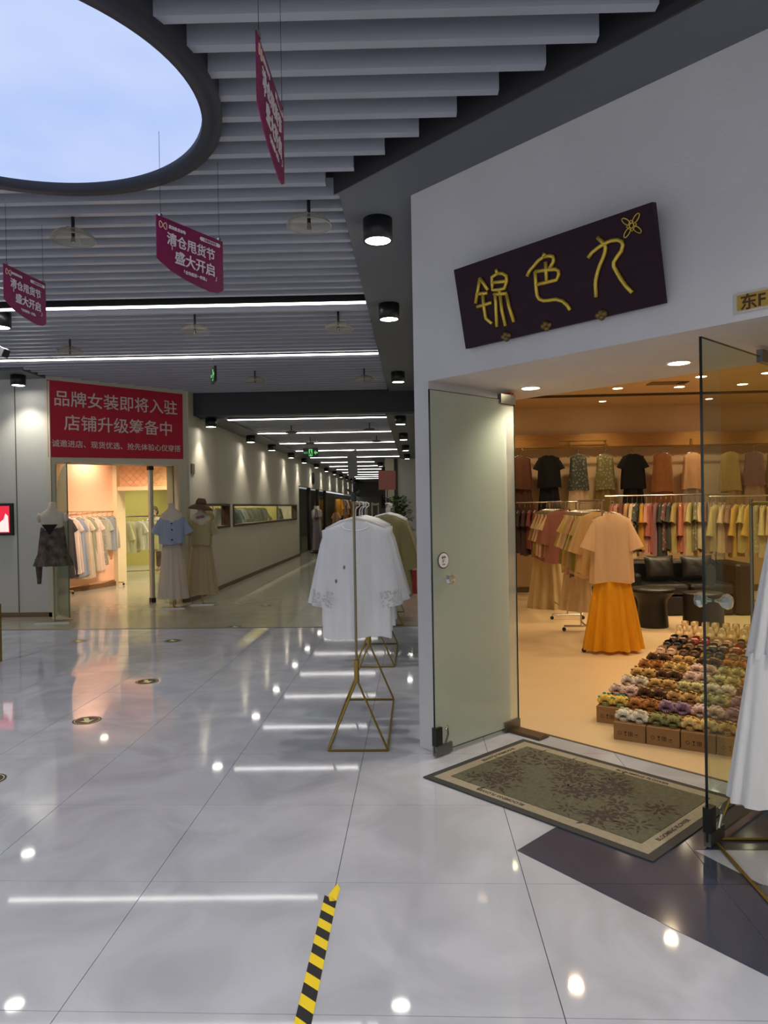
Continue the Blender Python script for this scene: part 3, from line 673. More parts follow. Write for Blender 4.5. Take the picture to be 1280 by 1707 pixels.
for a in range(4):
    cx, cy = SW-0.112, SH-0.075; an = PI/4+a*PI/2
    mb.tube([(cx+math.cos(an)*0.036+0.026*math.cos(b)*math.cos(an)-0.011*math.sin(b)*math.sin(an), cy+math.sin(an)*0.036+0.026*math.cos(b)*math.sin(an)+0.011*math.sin(b)*math.cos(an),0.004) for b in [2*PI*i/14 for i in range(14)]],0.003,5,closed=True)
mb.tube([(cx+0.026*math.cos(b),cy+0.026*math.sin(b),0.004) for b in [PI*i/2 for i in range(4)]],0.003,5,closed=True)
mb.tube([(cx+0.012*math.cos(b),cy+0.012*math.sin(b),0.004) for b in [2*PI*i/10 for i in range(10)]],0.003,5,closed=True)
part('ornament', mb, GOLDL, t, label='small gold knot ornament in the top right corner')
for s,z in ((0.774,2.569),(1.046,2.577),(1.38,2.571)):
    q = q2l(s,z); mb = MB()
    for dx,dy,r in ((-0.022,0.006,0.02),(0.022,0.006,0.02),(0,0.014,0.022),(0,-0.01,0.018)): mb.blob((q[0]+dx*0.8,q[1]+dy-0.0,0.0),r,r,0.016,10,6)
    part('cloud_bracket', mb.sm(), mat('antique_brass',(120,100,58),0.4,metal=0.8,noise=0.4,nscale=60), t)
# number plate
t = thing('number_plate','small gold unit number plate right of the shop sign','sign'); t.matrix_world = frame(st3(2.20,-0.004,2.478), ES, (0,0,1))
part('cover', MB().box(-0.15,0.15,-0.045,0.045,-0.003,0.002), mat('clear_cover',(190,186,170),0.2), t); part('plate', MB().box(-0.135,0.135,-0.034,0.034,0.002,0.005), PLATE, t)
part('lettering', text_mesh('东F1-00',0.05,mat('brown_ink',(70,44,20),0.5),0.0012,0.0005,width=0.24), None, t, loc=(0.0,0,0.0056))

# ------------------------------------------------------------------ door mat
t = thing('door_mat','large grey-green doormat with dark flowers and a beige border at the shop entrance','mat',(0,0,0)); 
t.matrix_world = frame(st3(0.40,-0.38,0.0025), ES, ET); ML, MW = 1.42, 0.965
t.rotation_euler[2] += math.radians(0.0)
part('backing', MB().box(0,ML,0,MW,0,0.006), MATD, t); part('border', MB().box(0.045,ML-0.045,0.045,MW-0.045,0.006,0.008), MATB, t)
part('field', MB().box(0.115,ML-0.115,0.115,MW-0.115,0.008,0.0105), MATG, t)
fl = MB(); rr = random.Random(5)
for k in range(60):
    cx = rr.uniform(0.19,ML-0.19); cy = rr.uniform(0.18,MW-0.18); R0 = rr.uniform(0.045,0.085); a0 = rr.random()*6
    if abs(cx-0.55) < 0.12 and cy < 0.5: continue
    for p in range(7):
        a = a0+p*2*PI/7; L_ = R0*rr.uniform(0.8,1.2); wv = L_*0.17
        fl.add([(cx+math.cos(a)*L_*0.2,cy+math.sin(a)*L_*0.2,0.0109),(cx+math.cos(a)*L_*0.65-math.sin(a)*wv,cy+math.sin(a)*L_*0.65+math.cos(a)*wv,0.0112),(cx+math.cos(a)*L_,cy+math.sin(a)*L_,0.0109),(cx+math.cos(a)*L_*0.65+math.sin(a)*wv,cy+math.sin(a)*L_*0.65-math.cos(a)*wv,0.0112)],[(3,2,1,0)])
    for p in range(5):
        a = a0+p*1.3; L_ = R0*1.7; fl.add([(cx+math.cos(a)*R0,cy+math.sin(a)*R0,0.0109),(cx+math.cos(a+0.12)*L_,cy+math.sin(a+0.12)*L_,0.0109),(cx+math.cos(a+0.2)*R0*1.2,cy+math.sin(a+0.2)*R0*1.2,0.0109)],[(0,1,2)])
o = part('flower_pattern', fl, MATF, t); o['kind'] = 'stuff'
for pos,ang in (((0.50,0.08),PI),((ML-0.08,0.36),PI/2),((0.9,MW-0.08),0),((0.08,0.6),-PI/2)):
    o = part('lettering', text_mesh('BLOOMING FLOWER',0.034,MATF,0.0008,0.0003), None, t); o.location = (pos[0],pos[1],0.0085); o.rotation_euler[2] = ang

# ------------------------------------------------------------------ floor tape and stickers
t = thing('hazard_tape','strip of yellow and black hazard tape on the pale floor in front','tape',(-0.377,2.10,0.0006),-0.002)
def tp(a, b, mi, mb):   # diagonal stripe along y
    w_ = 0.027; mb.add([(-w_,a,0),(w_,a-0.045,0),(w_,b-0.045,0),(-w_,b,0),(-w_,a,0.0012),(w_,a-0.045,0.0012),(w_,b-0.045,0.0012),(-w_,b,0.0012)],[(0,3,2,1),(4,5,6,7),(0,1,5,4),(1,2,6,5),(2,3,7,6),(3,0,4,7)])
for k in range(16):
    a = 0.0+k*0.0545; mb = MB(); tp(a-0.02, a+0.0345, 0, mb); part('stripe', mb, YEL if k % 2 == 0 else BLK, t)
part('torn_end', MB().add([(-0.012,0.85,0.001),(0.027,0.81,0.001),(0.032,0.90,0.002),(0.018,0.935,0.006),(0.004,0.90,0.004)],[(0,1,2,3,4)]).add([(-0.012,0.85,0.0005),(0.027,0.81,0.0005),(0.0,0.80,0.004)],[(0,1,2)]), YEL, t)
for k,(x,y,lab) in enumerate([(-2.59,4.21,'nearest, cut off by the left edge'),(-2.539,5.415,'second nearest'),(-2.538,6.648,'third nearest'),(-3.0,8.72,'fourth nearest'),(-2.48,9.72,'just beyond the floor joint'),(-4.19,8.75,'far left, before the far shop'),(-2.49,11.8,'furthest, on the beige floor')]):
    t = thing('floor_arrow','round black floor sticker with a pale arrow, '+lab,'floor sticker',(x,y,0.0012),0.55,'arrow stickers')
    part('disc', MB().cyl(0,0,0,0.0008,0.105,n=32), STKB, t)
    part('rim', MB().lathe([(0.088,0.0009),(0.093,0.0009)],32), STKY, t)
    part('arrow', MB().add([(-0.018,0.065,0.001),(-0.018,-0.005,0.001),(-0.055,-0.005,0.001),(0,-0.07,0.001),(0.055,-0.005,0.001),(0.018,-0.005,0.001),(0.018,0.065,0.001)],[(0,1,2,3,4,5,6)]), STKY, t)

# ------------------------------------------------------------------ hanging posters
def poster(P0, P1, ztop, label, hL=0.25, hR=0.27):
    a = Vector((P0[0],P0[1],0)); b = Vector((P1[0],P1[1],0)); L = (b-a).length
    t = thing('hanging_poster', label, 'poster', (0,0,0), 0, 'hanging sale posters')
    t.matrix_world = frame((a.x,a.y,ztop), (b-a), (0,0,1))
    pts = [(0,0),(L,0),(L,-hR+0.02)]
    bot = [(L*0.98,-0.315*0.95),(L*0.90,-0.325*0.98),(L*0.78,-0.325),(L*0.62,-0.318),(L*0.42,-0.305),(L*0.2,-0.28),(0.03,-0.25),(0,-0.235)]
    pts = [(0,0),(L,0),(L,-0.285)]+bot; n = len(pts)
    vs = [(x,y,0.0) for x,y in pts]+[(x,y,-0.005) for x,y in pts]
    part('board', MB().add(vs,[tuple(range(n))[::-1],tuple(range(n,2*n))]+[(i,i+n,(i+1)%n+n,(i+1)%n)[::-1] for i in range(n)]), MAGENTA, t)
    def T(s_, size, x, y, bold=0.0, width=None): lettering(t, s_, size, PRINTW, (x,y), bold, width, z=0.003)
    T('清仓甩货节',0.085,L*0.50,-0.105,0.0011,width=L*0.72); T('盛大开启',0.085,L*0.55,-0.195,0.0011,width=L*0.60)
    T('「',0.04,L*0.22,-0.15); T('」',0.04,L*0.87,-0.24); T('「全场低至一件批」',0.03,L*0.55,-0.262,0.0004,width=L*0.34)
    T('服装批发市场',0.024,L*0.29,-0.040,0.0004,width=L*0.24)
    part('logo', MB().tube([(0.045+0.026*math.sin(a_)*1.0,-0.045+0.018*math.sin(2*a_),0.002) for a_ in [2*PI*i/24 for i in range(24)]],0.0028,5,closed=True), mat('pale_pink_ink',(226,190,170),0.5), t)
    pill = part('pill', MB().prism([(L*0.79+0.07*math.copysign(1,math.cos(a_))+0.010*math.cos(a_),-0.035+0.011*math.sin(a_)) for a_ in [2*PI*(i+0.5)/20 for i in range(20)]],0.0015,0.0028), PRINTW, t)
    o = part('lettering', text_mesh('女装批发市场',0.016,MAGENTA,0.0003,0.0004), None, t); o.location = (L*0.79,-0.035,0.0032)
    for x in (0.03,L-0.03):
        part('clip', MB().box(x-0.008,x+0.008,-0.008,0.012,-0.008,0.006), CHROME, t)
        part('thread', MB().tube([(x,0.01,0),(x,3.66-ztop,0)],0.0012,4), BLACK, t)
poster((-1.38,3.878),(-1.132,4.311),3.20,'magenta sale poster hanging in the middle below the ceiling slats')
poster((-2.70,4.69),(-2.645,5.13),3.25,'faded magenta sale poster hanging at the left edge of the photograph')
poster((-0.507,2.421),(-0.509,2.919),3.20,'magenta sale poster seen edge-on beside the round skylight')

# ------------------------------------------------------------------ sprinkler heat shields
def dish(x, y, label, ztop=3.72):
    t = thing('sprinkler_shield', label, 'sprinkler', (x,y,3.5), 0, 'sprinklers with clear shields')
    part('shield', MB().lathe([(0.0,0.075),(0.06,0.07),(0.11,0.05),(0.145,0.02),(0.15,0.0)],28).sm(), CLEARP, t)
    part('rim', MB().tube([(0.15*math.cos(a),0.15*math.sin(a),0) for a in [2*PI*i/28 for i in range(28)]],0.004,5,closed=True), mat('shield_rim',(150,146,130),0.3), t)
    part('pipe', MB().cyl(0,0,0.02,ztop-3.5,0.012,n=10), BLACK, t); part('sprinkler_head', MB().cyl(0,0,-0.02,0.03,0.016,0.01,n=10), CHROME, t)
    for k in range(4): part('shield_rib', MB().tube([(0.012,0,0.078),(0.09,0,0.064),(0.15,0,0.002)],0.0025,4).xf(Matrix.Rotation(k*PI/2,4,'Z')), mat('shield_rim'), t)
for x,y,l in [(-2.367,4.988,'clear sprinkler shield below the skylight, left'),(-0.691,4.886,'clear sprinkler shield by the soffit corner, nearest on the right'),(-2.33,7.664,'clear sprinkler shield just beyond the first linear lamp, centre'),(-4.1,8.5,'clear sprinkler shield before the second linear lamp, left'),(-0.80,7.742,'clear sprinkler shield just beyond the first linear lamp, right'),(-2.375,10.754,'clear sprinkler shield before the beam, centre'),(-0.747,10.884,'clear sprinkler shield before the beam, right')]: dish(x,y,l)
for k,(x,y) in enumerate([(-2.5,14.6),(-0.9,14.4),(-2.5,17.2),(-0.9,17.0)]):
    t = thing('sprinkler_shield','small sprinkler under the corridor ceiling, %s beyond the beam'%ORD[k],'sprinkler',(x,y,3.12),0,'corridor sprinklers')
    part('shield', MB().lathe([(0.0,0.05),(0.09,0.035),(0.12,0.0)],16).sm(), mat('grey_shield',(120,116,104),0.4), t); part('pipe', MB().cyl(0,0,0.03,0.30,0.01,n=8), BLACK, t)
# exit signs
def exit_sign(x, y, z, rz, label, w=0.36, hang=3.66):
    t = thing('exit_sign', label, 'sign', (x,y,z), rz, 'exit signs')
    part('case', MB().box(-w/2,w/2,-0.015,0.015,-0.1,0.1), BLACK, t)
    mb = MB().box(-w*0.12,w*0.12,-0.018,-0.0155,-0.075,0.075); mb.add([(w*0.22,-0.017,0),(w*0.34,-0.017,0.05),(w*0.34,-0.017,0.015),(w*0.46,-0.017,0.015),(w*0.46,-0.017,-0.015),(w*0.34,-0.017,-0.015),(w*0.34,-0.017,-0.05)],[(0,6,5,4,3,2,1)])
    part('pictogram', mb, GREENL, t)
    o = part('lettering', text_mesh('出口',0.08,GREENL,0.001,0.001,width=w*0.26), None, t); o.matrix_local = frame((-w*0.32,-0.018,0),(1,0,0),(0,0,1))
    p2 = part('running_figure', MB().blob((0.0,-0.02,0.05),0.012,0.003,0.012,8,5).box(-0.012,0.012,-0.021,-0.0185,-0.02,0.035).box(-0.03,-0.012,-0.021,-0.0185,-0.06,-0.01).box(0.010,0.028,-0.021,-0.0185,-0.06,-0.01), BLACK, t)
    for x_ in (-w*0.4,w*0.4): part('chain', MB().tube([(x_,0,0.1),(x_,0,hang-z)],0.002,4), CHROME, t)
exit_sign(-2.66,9.55,3.385,-1.15,'small exit sign turned sideways before the corridor beam', 0.30)
exit_sign(-2.2,15.2,2.76,0.02,'small lit exit sign hanging in the corridor mouth', 0.32, 3.42)
# security camera
t = thing('security_camera','white security camera at the left edge of the photograph','camera',(-4.33,7.3,3.30),0.0)
mm = Matrix.Rotation(0.42,4,'Y')
part('body', MB().box(-0.16,0.14,-0.05,0.05,-0.045,0.045).xf(mm), mat('white_enamel',(206,208,210),0.4), t)
part('lens_face', MB().box(0.14,0.156,-0.045,0.045,-0.04,0.04).xf(mm), BLACK, t); part('bracket', MB().tube([(-0.1,0,0.06),(-0.1,0,0.36)],0.014,8), mat('white_enamel'), t)

# ------------------------------------------------------------------ red banner on the far shop
t = thing('red_banner','long crimson banner with white Chinese lettering above the far shop door','banner'); t.matrix_world = frame(ab3(0,-0.012,0), AS, (0,0,1))
bn = MB(); q = [(-0.03,2.438),(2.19,2.478),(2.20,3.60),(-0.03,3.615)]
bn.add([(x,y,0) for x,y in q]+[(x,y,0.006) for x,y in q],[(0,3,2,1),(4,5,6,7),(0,1,5,4),(1,2,6,5),(2,3,7,6),(3,0,4,7)])
part('cloth', bn, CRIMSON, t)
lettering(t,'品牌女装即将入驻',0.28,GREYINK,(1.085,3.352),0.0022,width=2.02,z=0.008)
lettering(t,'店铺升级筹备中',0.28,GREYINK,(1.10,2.985),0.0018,width=1.78,z=0.008)
lettering(t,'诚邀进店、现货优选、抢先体验心仪穿搭',0.12,GREYINK,(1.085,2.655),0.0008,width=2.12,z=0.008)
# far shop small plate
o = part('number_plate', MB().box(-0.006,0.006,-0.09,0.09,-0.09,0.09), mat('bronze_plate',(100,88,60),0.5), loc=(-3.92,12.62,2.32)); tag(o,'small dark number plate at the corner by the red banner','sign')
# far shop glass doors
def far_leaf(h, o_, label, arch):
    hx, hy = h; ox, oy = o_; L = math.hypot(ox-hx,oy-hy); t = thing('door_leaf', label, 'door', (hx,hy,0), math.atan2(oy-hy,ox-hx), 'glass doors of the far shop')
    part('pane', MB().quad((0.004,0,0.03),(L-0.004,0,0.03),(L-0.004,0,2.33),(0.004,0,2.33)), GLASS_L, t)
    part('pane_edge', MB().box(L-0.012,L,-0.008,0.008,0.03,2.33).box(0,0.004,-0.006,0.006,0.03,2.33), mat('green_glass_edge',(96,112,84),0.2), t)
    if arch:
        pts = [(L-0.02,0.06),(L-0.02,2.31)]+[(L-0.02-0.46*math.sin(a),2.31-0.62*(1-math.cos(a))) for a in [PI/2*i/10 for i in range(1,11)]]+[(L-0.48,0.06)]
        part('arched_reflection', MB().add([(x,-0.003,z) for x,z in pts],[tuple(range(len(pts)))]), glass('painted_reflection',(205,214,196),haze=0.45,hrgb=(150,156,136)), t, label='grey-green arched reflection painted on the glass')  # hazy arch painted on the pane in place of an arched reflection
    return t
far_leaf((-5.76,11.11),(-5.15,10.5),'left glass door leaf of the far shop, with a painted arched reflection',True)
dl = far_leaf((-4.60,12.40),(-3.99,11.79),'right glass door leaf of the far shop, behind the blue top',False)
part('hinge_post', MB().box(-0.05,0.03,-0.03,0.03,0.08,2.30), mat('white_post',(206,200,190),0.4), dl); part('hinge_shoe', MB().box(-0.06,0.04,-0.04,0.04,0.0,0.08).box(-0.06,0.04,-0.04,0.04,2.30,2.37), BLACK, dl)
# lattice screen
t = thing('lattice_screen','gold scalloped lattice screen above the inner opening of the far shop','screen',(-5.24,15.42,2.12))
lt = MB()
for r in range(7):
    for c in range(16):
        x0 = -1.16+c*0.152+(0.076 if r % 2 else 0); z0 = r*0.075
        lt.tube([(x0+0.076*math.cos(PI*i/6),0,z0+0.076*math.sin(PI*i/6)) for i in range(7)],0.005,3,caps=False)
o = part('scallops', lt, mat('pale_gold_wire',(214,190,130),0.4,metal=0.4), t); o['kind'] = 'stuff'
part('edge_frame', MB().box(-1.18,1.17,-0.012,0.012,-0.0,0.02).box(-1.18,1.17,-0.012,0.012,0.48,0.5), mat('pale_gold_wire'), t)
# wall screen at the left edge
t = thing('wall_screen','black framed lit screen showing a red picture, on the left wall','screen',(-6.55,10.80,1.50))
part('bezel', MB().box(-0.40,0.40,-0.03,0.03,-0.245,0.245), BLACKP, t); part('picture', MB().box(-0.36,0.36,-0.033,-0.03,-0.205,0.205), mat('red_picture',(190,24,50),0.4,emit=0.7,ergb=(190,24,50)), t)
part('pale_figure', MB().add([(0.30,-0.035,0.09),(0.34,-0.035,0.05),(0.35,-0.035,-0.19),(0.10,-0.035,-0.19),(0.12,-0.035,-0.03),(0.20,-0.035,-0.05),(0.27,-0.035,0.0)],[(0,1,2,3,4,5,6)][::1]), mat('pale_picture',(230,200,196),0.4,emit=0.6,ergb=(230,200,196)), t)

# ------------------------------------------------------------------ dress forms by the far shop
def dress_form(x, y, rz, label, build, arms=True, polez=0.9, base=(0.24,0.13), zs=1.0):
    t = thing('dress_form', label, 'mannequin', (x,y,0.001), rz, 'dress forms by the far shop')
    part('base', MB().box(-base[0],base[0],-base[1],base[1],0,0.016), CHROME, t); part('pole', MB().cyl(0,0,0.016,polez,0.012,n=10), mat('pole_metal',(150,134,104),0.35,metal=0.7), t)
    tor = MB(); n = 20
    prof = [(0.13,0.09,0.88),(0.155,0.10,0.98),(0.125,0.085,1.14),(0.15,0.10,1.32),(0.175,0.095,1.42),(0.17,0.075,1.48),(0.10,0.06,1.53),(0.055,0.052,1.56),(0.05,0.05,1.64),(0.01,0.01,1.645)]
    for a,b,z in prof: tor.v += [(a*math.cos(2*PI*i/n), b*math.sin(2*PI*i/n), z*zs) for i in range(n)]
    for r in range(len(prof)-1):
        for i in range(n): tor.f.append((r*n+i,r*n+(i+1)%n,(r+1)*n+(i+1)%n,(r+1)*n+i)); tor.m.append(0)
    part('torso', tor.sm(), MANN, t)
    if arms:
        for sg in (-1,1): part('shoulder_cap', MB().blob((sg*0.185,0,1.43*zs),0.035,0.04,0.07,12,8).sm(), MANN, t)
    build(t); return t
DFL = mat('dark_floral_cloth', (92,80,70), 0.85, noise=0.75, nscale=11)
def b1(t):
    # sleeveless cowl-neck dark dress with layered hem
    part('dress_body', garment('x',41,0.33,0.62,0,0,hem=0.44,depth=0.115,fold=0.012,strap=True).xf(Matrix.Translation((0,0,1.48))), DFL, t, (92,78,66))
    part('dress_hem', tier(0.0,-0.24,0.19,0.27,40,0.13,0.17,0.02,3).xf(Matrix.Translation((0,0,1.06))), DFL, t, (84,70,58))
    part('dress_tail', tier(0.0,-0.36,0.055,0.022,20,0.06,0.03,0.008,4).xf(Matrix.Translation((-0.20,0,0.92))), DFL, t, (80,66,56))
    part('neckline_inset', MB().add([(-0.11,-0.122,1.42),(0.11,-0.122,1.42),(0,-0.135,1.27)],[(0,2,1)]), FAB, t, (18,16,16), label='black inset at the cowl neck')
def b2(t):
    part('top', garment('x',42,0.42,0.48,0.26,0.19,hem=0.40,depth=0.12,fold=0.012,droop=0.45).xf(Matrix.Translation((0,0,1.53))), FAB, t, (158,172,198), label='light blue buttoned top')
    part('skirt', tier(0.0,-0.93,0.15,0.25,60,0.11,0.17,0.012,5).xf(Matrix.Translation((0,0,1.09))), SHEER, t, (214,206,196), label='long white skirt')
    part('button', MB().blob((0.02,-0.125,1.38),0.014,0.008,0.014,8,5).blob((0.025,-0.13,1.28),0.014,0.008,0.014,8,5).blob((0.03,-0.15,1.12),0.014,0.008,0.014,8,5), BLACKP, t)
def b3(t):
    part('dress_body', garment('x',43,0.38,0.5,0.26,0.16,hem=0.34,depth=0.115,fold=0.010,droop=0.42).xf(Matrix.Translation((0,0,1.5))), FAB, t, (184,172,130))
    part('dress_skirt', tier(0.0,-0.88,0.155,0.27,60,0.11,0.18,0.014,6).xf(Matrix.Translation((0,0,1.06))), SHEER, t, (198,184,150))
    h = part('hat', MB().lathe([(0.0,0.13),(0.06,0.125),(0.085,0.08),(0.09,0.03),(0.15,0.0),(0.215,-0.06),(0.205,-0.065),(0.14,-0.01),(0.085,0.0)],28).sm().xf(Matrix.Translation((0.0,0,1.66)) @ Matrix.Rotation(0.12,4,'Y')), mat('brown_felt',(104,78,62),0.9), t, label='brown wide-brimmed hat')
    part('hat_band', MB().lathe([(0.092,0.02),(0.09,0.05)],28).xf(Matrix.Translation((0.0,0,1.66)) @ Matrix.Rotation(0.12,4,'Y')), BLACKP, h)
    part('bow', MB().blob((-0.03,-0.10,1.47),0.04,0.015,0.025,8,5).blob((0.04,-0.10,1.48),0.04,0.015,0.025,8,5), mat('pink_bow',(150,96,96),0.8), t)
dress_form(-5.27,10.28,0.15,'dress form in a dark cowl-neck dress before the left glass door of the far shop',b1,polez=0.95,base=(0.24,0.12),zs=1.06)
dress_form(-3.97,11.62,0.1,'dress form in a light blue top and long white skirt by the red banner',b2,base=(0.2,0.10),arms=False,zs=1.04)
dress_form(-3.62,12.05,0.1,'dress form in a beige dress and brown hat beside the corridor wall',b3,base=(0.2,0.10),arms=False)
# ------------------------------------------------------------------ racks in the far left shop
def rail_rack(x0, y0, x1, y1, z, label, m=CHROME, grp='rolling racks', bar=0.22, foot=True):
    L = math.hypot(x1-x0,y1-y0); t = thing('clothes_rack', label, 'rack', (x0,y0,0.003), math.atan2(y1-y0,x1-x0), grp)
    part('hanging_rail', MB().tube([(-0.03,0,z),(L+0.03,0,z)],0.012,8), m, t)
    for x in (0.06,L-0.06):
        part('post', MB().cyl(x,0,0.06,z,0.011,n=8), m, t)
        if foot:
            part('foot', MB().tube([(x,-bar,0.065),(x,bar,0.065)],0.014,8), m, t)
            for yy in (-bar,bar): part('castor', MB().cyl(0,0,-0.01,0.01,0.024,n=10).xf(Matrix.Translation((x,yy,0.026)) @ Matrix.Rotation(PI/2,4,'Y')), BLACKP, t)
    part('lower_rail', MB().tube([(0.06,0,0.12),(L-0.06,0,0.12)],0.009,8), m, t)
    return t
COLN = lambda c: c[0]
def colname(c):
    names = [((235,230,225),'off-white'),((205,190,150),'beige'),((214,170,120),'peach'),((190,150,80),'mustard'),((150,160,178),'pale blue'),((120,140,120),'sage green'),((120,70,60),'rust brown'),((90,40,44),'wine red'),((30,28,32),'black'),((160,130,140),'mauve'),((110,105,60),'olive'),((180,160,150),'dusty pink'),((80,60,45),'dark brown'),((130,130,130),'grey')]
    return min(names, key=lambda n: sum((a-b)**2 for a,b in zip(n[0],c)))[1]
# rack one: pastel dresses against the peach wall
d = Vector((0.27,1.27,0)).normalized()
p0 = Vector((-7.25,13.75,0)); p1 = p0+d*1.75; off = Vector((0.40,-0.07,0))
rail_rack(p0.x+off.x,p0.y+off.y,p1.x+off.x,p1.y+off.y,1.60,'low rack of pastel dresses along the peach wall in the far shop', mat('light_wood_bar',(196,150,110),0.5), 'racks in the far shop', 0.2)
R1 = [('dress1',(60,58,60)),('dress0',(236,214,200)),('dress1',(158,166,184)),('dress2',(224,205,180)),('dress0',(160,158,130)),('dress0',(232,206,188)),('slip',(190,176,160)),('tee1',(180,178,160)),('vest1',(150,156,168)),('vest0',(165,160,150))]
for k,(ky,c) in enumerate(R1):
    p = p0+off+d*(0.12+k*0.165); hang('hanging_'+('dress' if ky[:3] in('dre','sli') else 'shirt'), colname(c)+' garment on the peach-wall rack of the far shop, %s from its near end'%ORD[k], ky, p.x, p.y, 1.60, random.uniform(-0.15,0.15)+0.95, c, 'clothes on the peach-wall rack')
rail_rack(-7.35,17.3,-5.9,17.9,1.46,'dark rack of pale green tops deeper in the far shop', BLACK, 'racks in the far shop', 0.2)
for k in range(10):
    c = random.choice([(150,166,170),(205,206,180),(120,146,128),(170,180,190),(210,208,160),(150,160,140)])
    if k in (3,4): c = (214,214,186)
    hang('hanging_shirt', colname(c)+' garment on the dark inner rack of the far shop, %s from the pillar'%ORD[k], random.choice(['blouse0','tee1','blouse2','dress0']), -7.30+0.15*k, 17.33+0.06*k, 1.46, 0.2+random.uniform(-0.3,0.3), c, 'clothes on the inner rack', hanger=HANG)
# shop assistant behind the inner rack
def person():
    t = thing('person','black-haired person in a white checked shirt behind the inner rack of the far shop','person',(-6.72,18.35,0.001),2.9)
    def skin(name, pts, edges, m, par, lvl=1):
        me = bpy.data.meshes.new(name); me.from_pydata([p[:3] for p in pts], edges, []); me.materials.append(m)
        o = link(name, me, par); md = o.modifiers.new('skin','SKIN'); md.use_smooth_shade = True
        for i,p in enumerate(pts): me.skin_vertices[0].data[i].radius = (p[3], p[4] if len(p) > 4 else p[3])
        me.skin_vertices[0].data[0].use_root = True
        sb = o.modifiers.new('sub','SUBSURF'); sb.levels = lvl; sb.render_levels = lvl; return o
    P = [(0,0,0.92,0.14,0.10),(0,0,1.08,0.12,0.09),(0,0.0,1.28,0.15,0.10),(0,0,1.38,0.11,0.08),(0,0.01,1.44,0.05,0.05),(0,0.03,1.52,0.055,0.06),
         (0.17,0,1.36,0.055),(0.21,0.02,1.10,0.042),(0.17,0.20,1.02,0.034),(-0.17,0,1.36,0.055),(-0.21,0.02,1.10,0.042),(-0.17,0.20,1.02,0.034),
         (0.09,0,0.86,0.09),(0.10,0,0.48,0.06),(0.10,-0.01,0.10,0.042),(0.10,0.12,0.04,0.035),(-0.09,0,0.86,0.09),(-0.10,0,0.48,0.06),(-0.10,-0.01,0.10,0.042),(-0.10,0.12,0.04,0.035)]
    E = [(0,1),(1,2),(2,3),(3,4),(4,5),(3,6),(6,7),(7,8),(3,9),(9,10),(10,11),(0,12),(12,13),(13,14),(14,15),(0,16),(16,17),(17,18),(18,19)]
    skin('body', P, E, SKIN, t)
    skin('shirt', [(0,0,0.98,0.15,0.11),(0,0,1.10,0.135,0.105),(0,0,1.28,0.165,0.115),(0,0,1.38,0.12,0.09),(0.18,0,1.35,0.068),(0.21,0.02,1.16,0.06),(-0.18,0,1.35,0.068),(-0.21,0.02,1.16,0.06)],[(0,1),(1,2),(2,3),(3,4),(4,5),(3,6),(6,7)], mat('checked_shirt',(214,214,210),0.8,noise=0.4,nscale=40), t)
    skin('trousers', [(0,0,0.94,0.15,0.11),(0.095,0,0.84,0.10),(0.10,0,0.48,0.075),(0.10,0,0.14,0.065),(-0.095,0,0.84,0.10),(-0.10,0,0.48,0.075),(-0.10,0,0.14,0.065)],[(0,1),(1,2),(2,3),(0,4),(4,5),(5,6)], mat('dark_trousers',(40,42,50),0.8), t)
    hd = part('head', MB().blob((0,0.04,1.57),0.072,0.09,0.11,16,12).sm(), SKIN, t)
    part('hair', MB().blob((0,0.005,1.615),0.09,0.10,0.10,16,10).blob((0,-0.04,1.56),0.085,0.07,0.09,14,8).sm(), HAIR, hd)
    part('nose', MB().blob((0,0.13,1.565),0.012,0.018,0.02,8,6), SKIN, hd)
    for sg in (-1,1): part('eye', MB().blob((sg*0.03,0.118,1.585),0.012,0.008,0.007,8,6), BLACKP, hd); part('ear', MB().blob((sg*0.074,0.035,1.57),0.01,0.02,0.028,8,6), SKIN, hd)
    part('face_mask', MB().blob((0,0.09,1.525),0.062,0.052,0.045,12,8).sm(), mat('mask_cloth',(200,206,210),0.8), hd)
    for sg in (-1,1):
        for f in range(4): 
            x = sg*0.17+(f-1.5)*0.019; L_ = (0.065,0.075,0.07,0.055)[f]
            skin('finger', [(x*0.97,0.225,1.015,0.012),(x,0.235+L_*0.55,1.008,0.009),(x,0.235+L_,0.992,0.008)],[(0,1),(1,2)], SKIN, t, 1)
        skin('thumb', [(sg*0.145,0.20,1.018,0.012),(sg*0.122,0.235,1.018,0.010),(sg*0.117,0.262,1.008,0.009)],[(0,1),(1,2)], SKIN, t, 1)
person()
# clothes seen through the corridor slot windows
rail_rack(-4.40,12.9,-4.40,15.1,1.78,'rack of beige clothes behind the short slot window', CHROME, 'racks in the far shop', 0.18)
for k in range(9): hang('hanging_shirt', 'beige striped garment behind the short slot window, %s from its left end'%ORD[k], 'tee%d'%(k%3), -4.40, 13.1+0.22*k, 1.78, 0.9+random.uniform(-0.1,0.1), random.choice([(196,184,150),(180,166,128),(206,196,170)]), 'clothes behind the short window')
rail_rack(-4.45,15.6,-4.45,23.2,1.74,'long rack of pale clothes behind the long slot window', CHROME, 'racks in the far shop', 0.18)
for k in range(26): 
    c = random.choice([(200,200,196),(180,190,180),(150,160,165),(210,205,190),(160,170,160),(120,130,130)])
    hang('hanging_shirt', colname(c)+' garment behind the long slot window, %s from its left end'%ORD[k], random.choice(['tee0','blouse1','tee2','blouse0']), -4.45, 15.8+0.29*k, 1.74, 0.8+random.uniform(-0.2,0.2), c, 'clothes behind the long window')

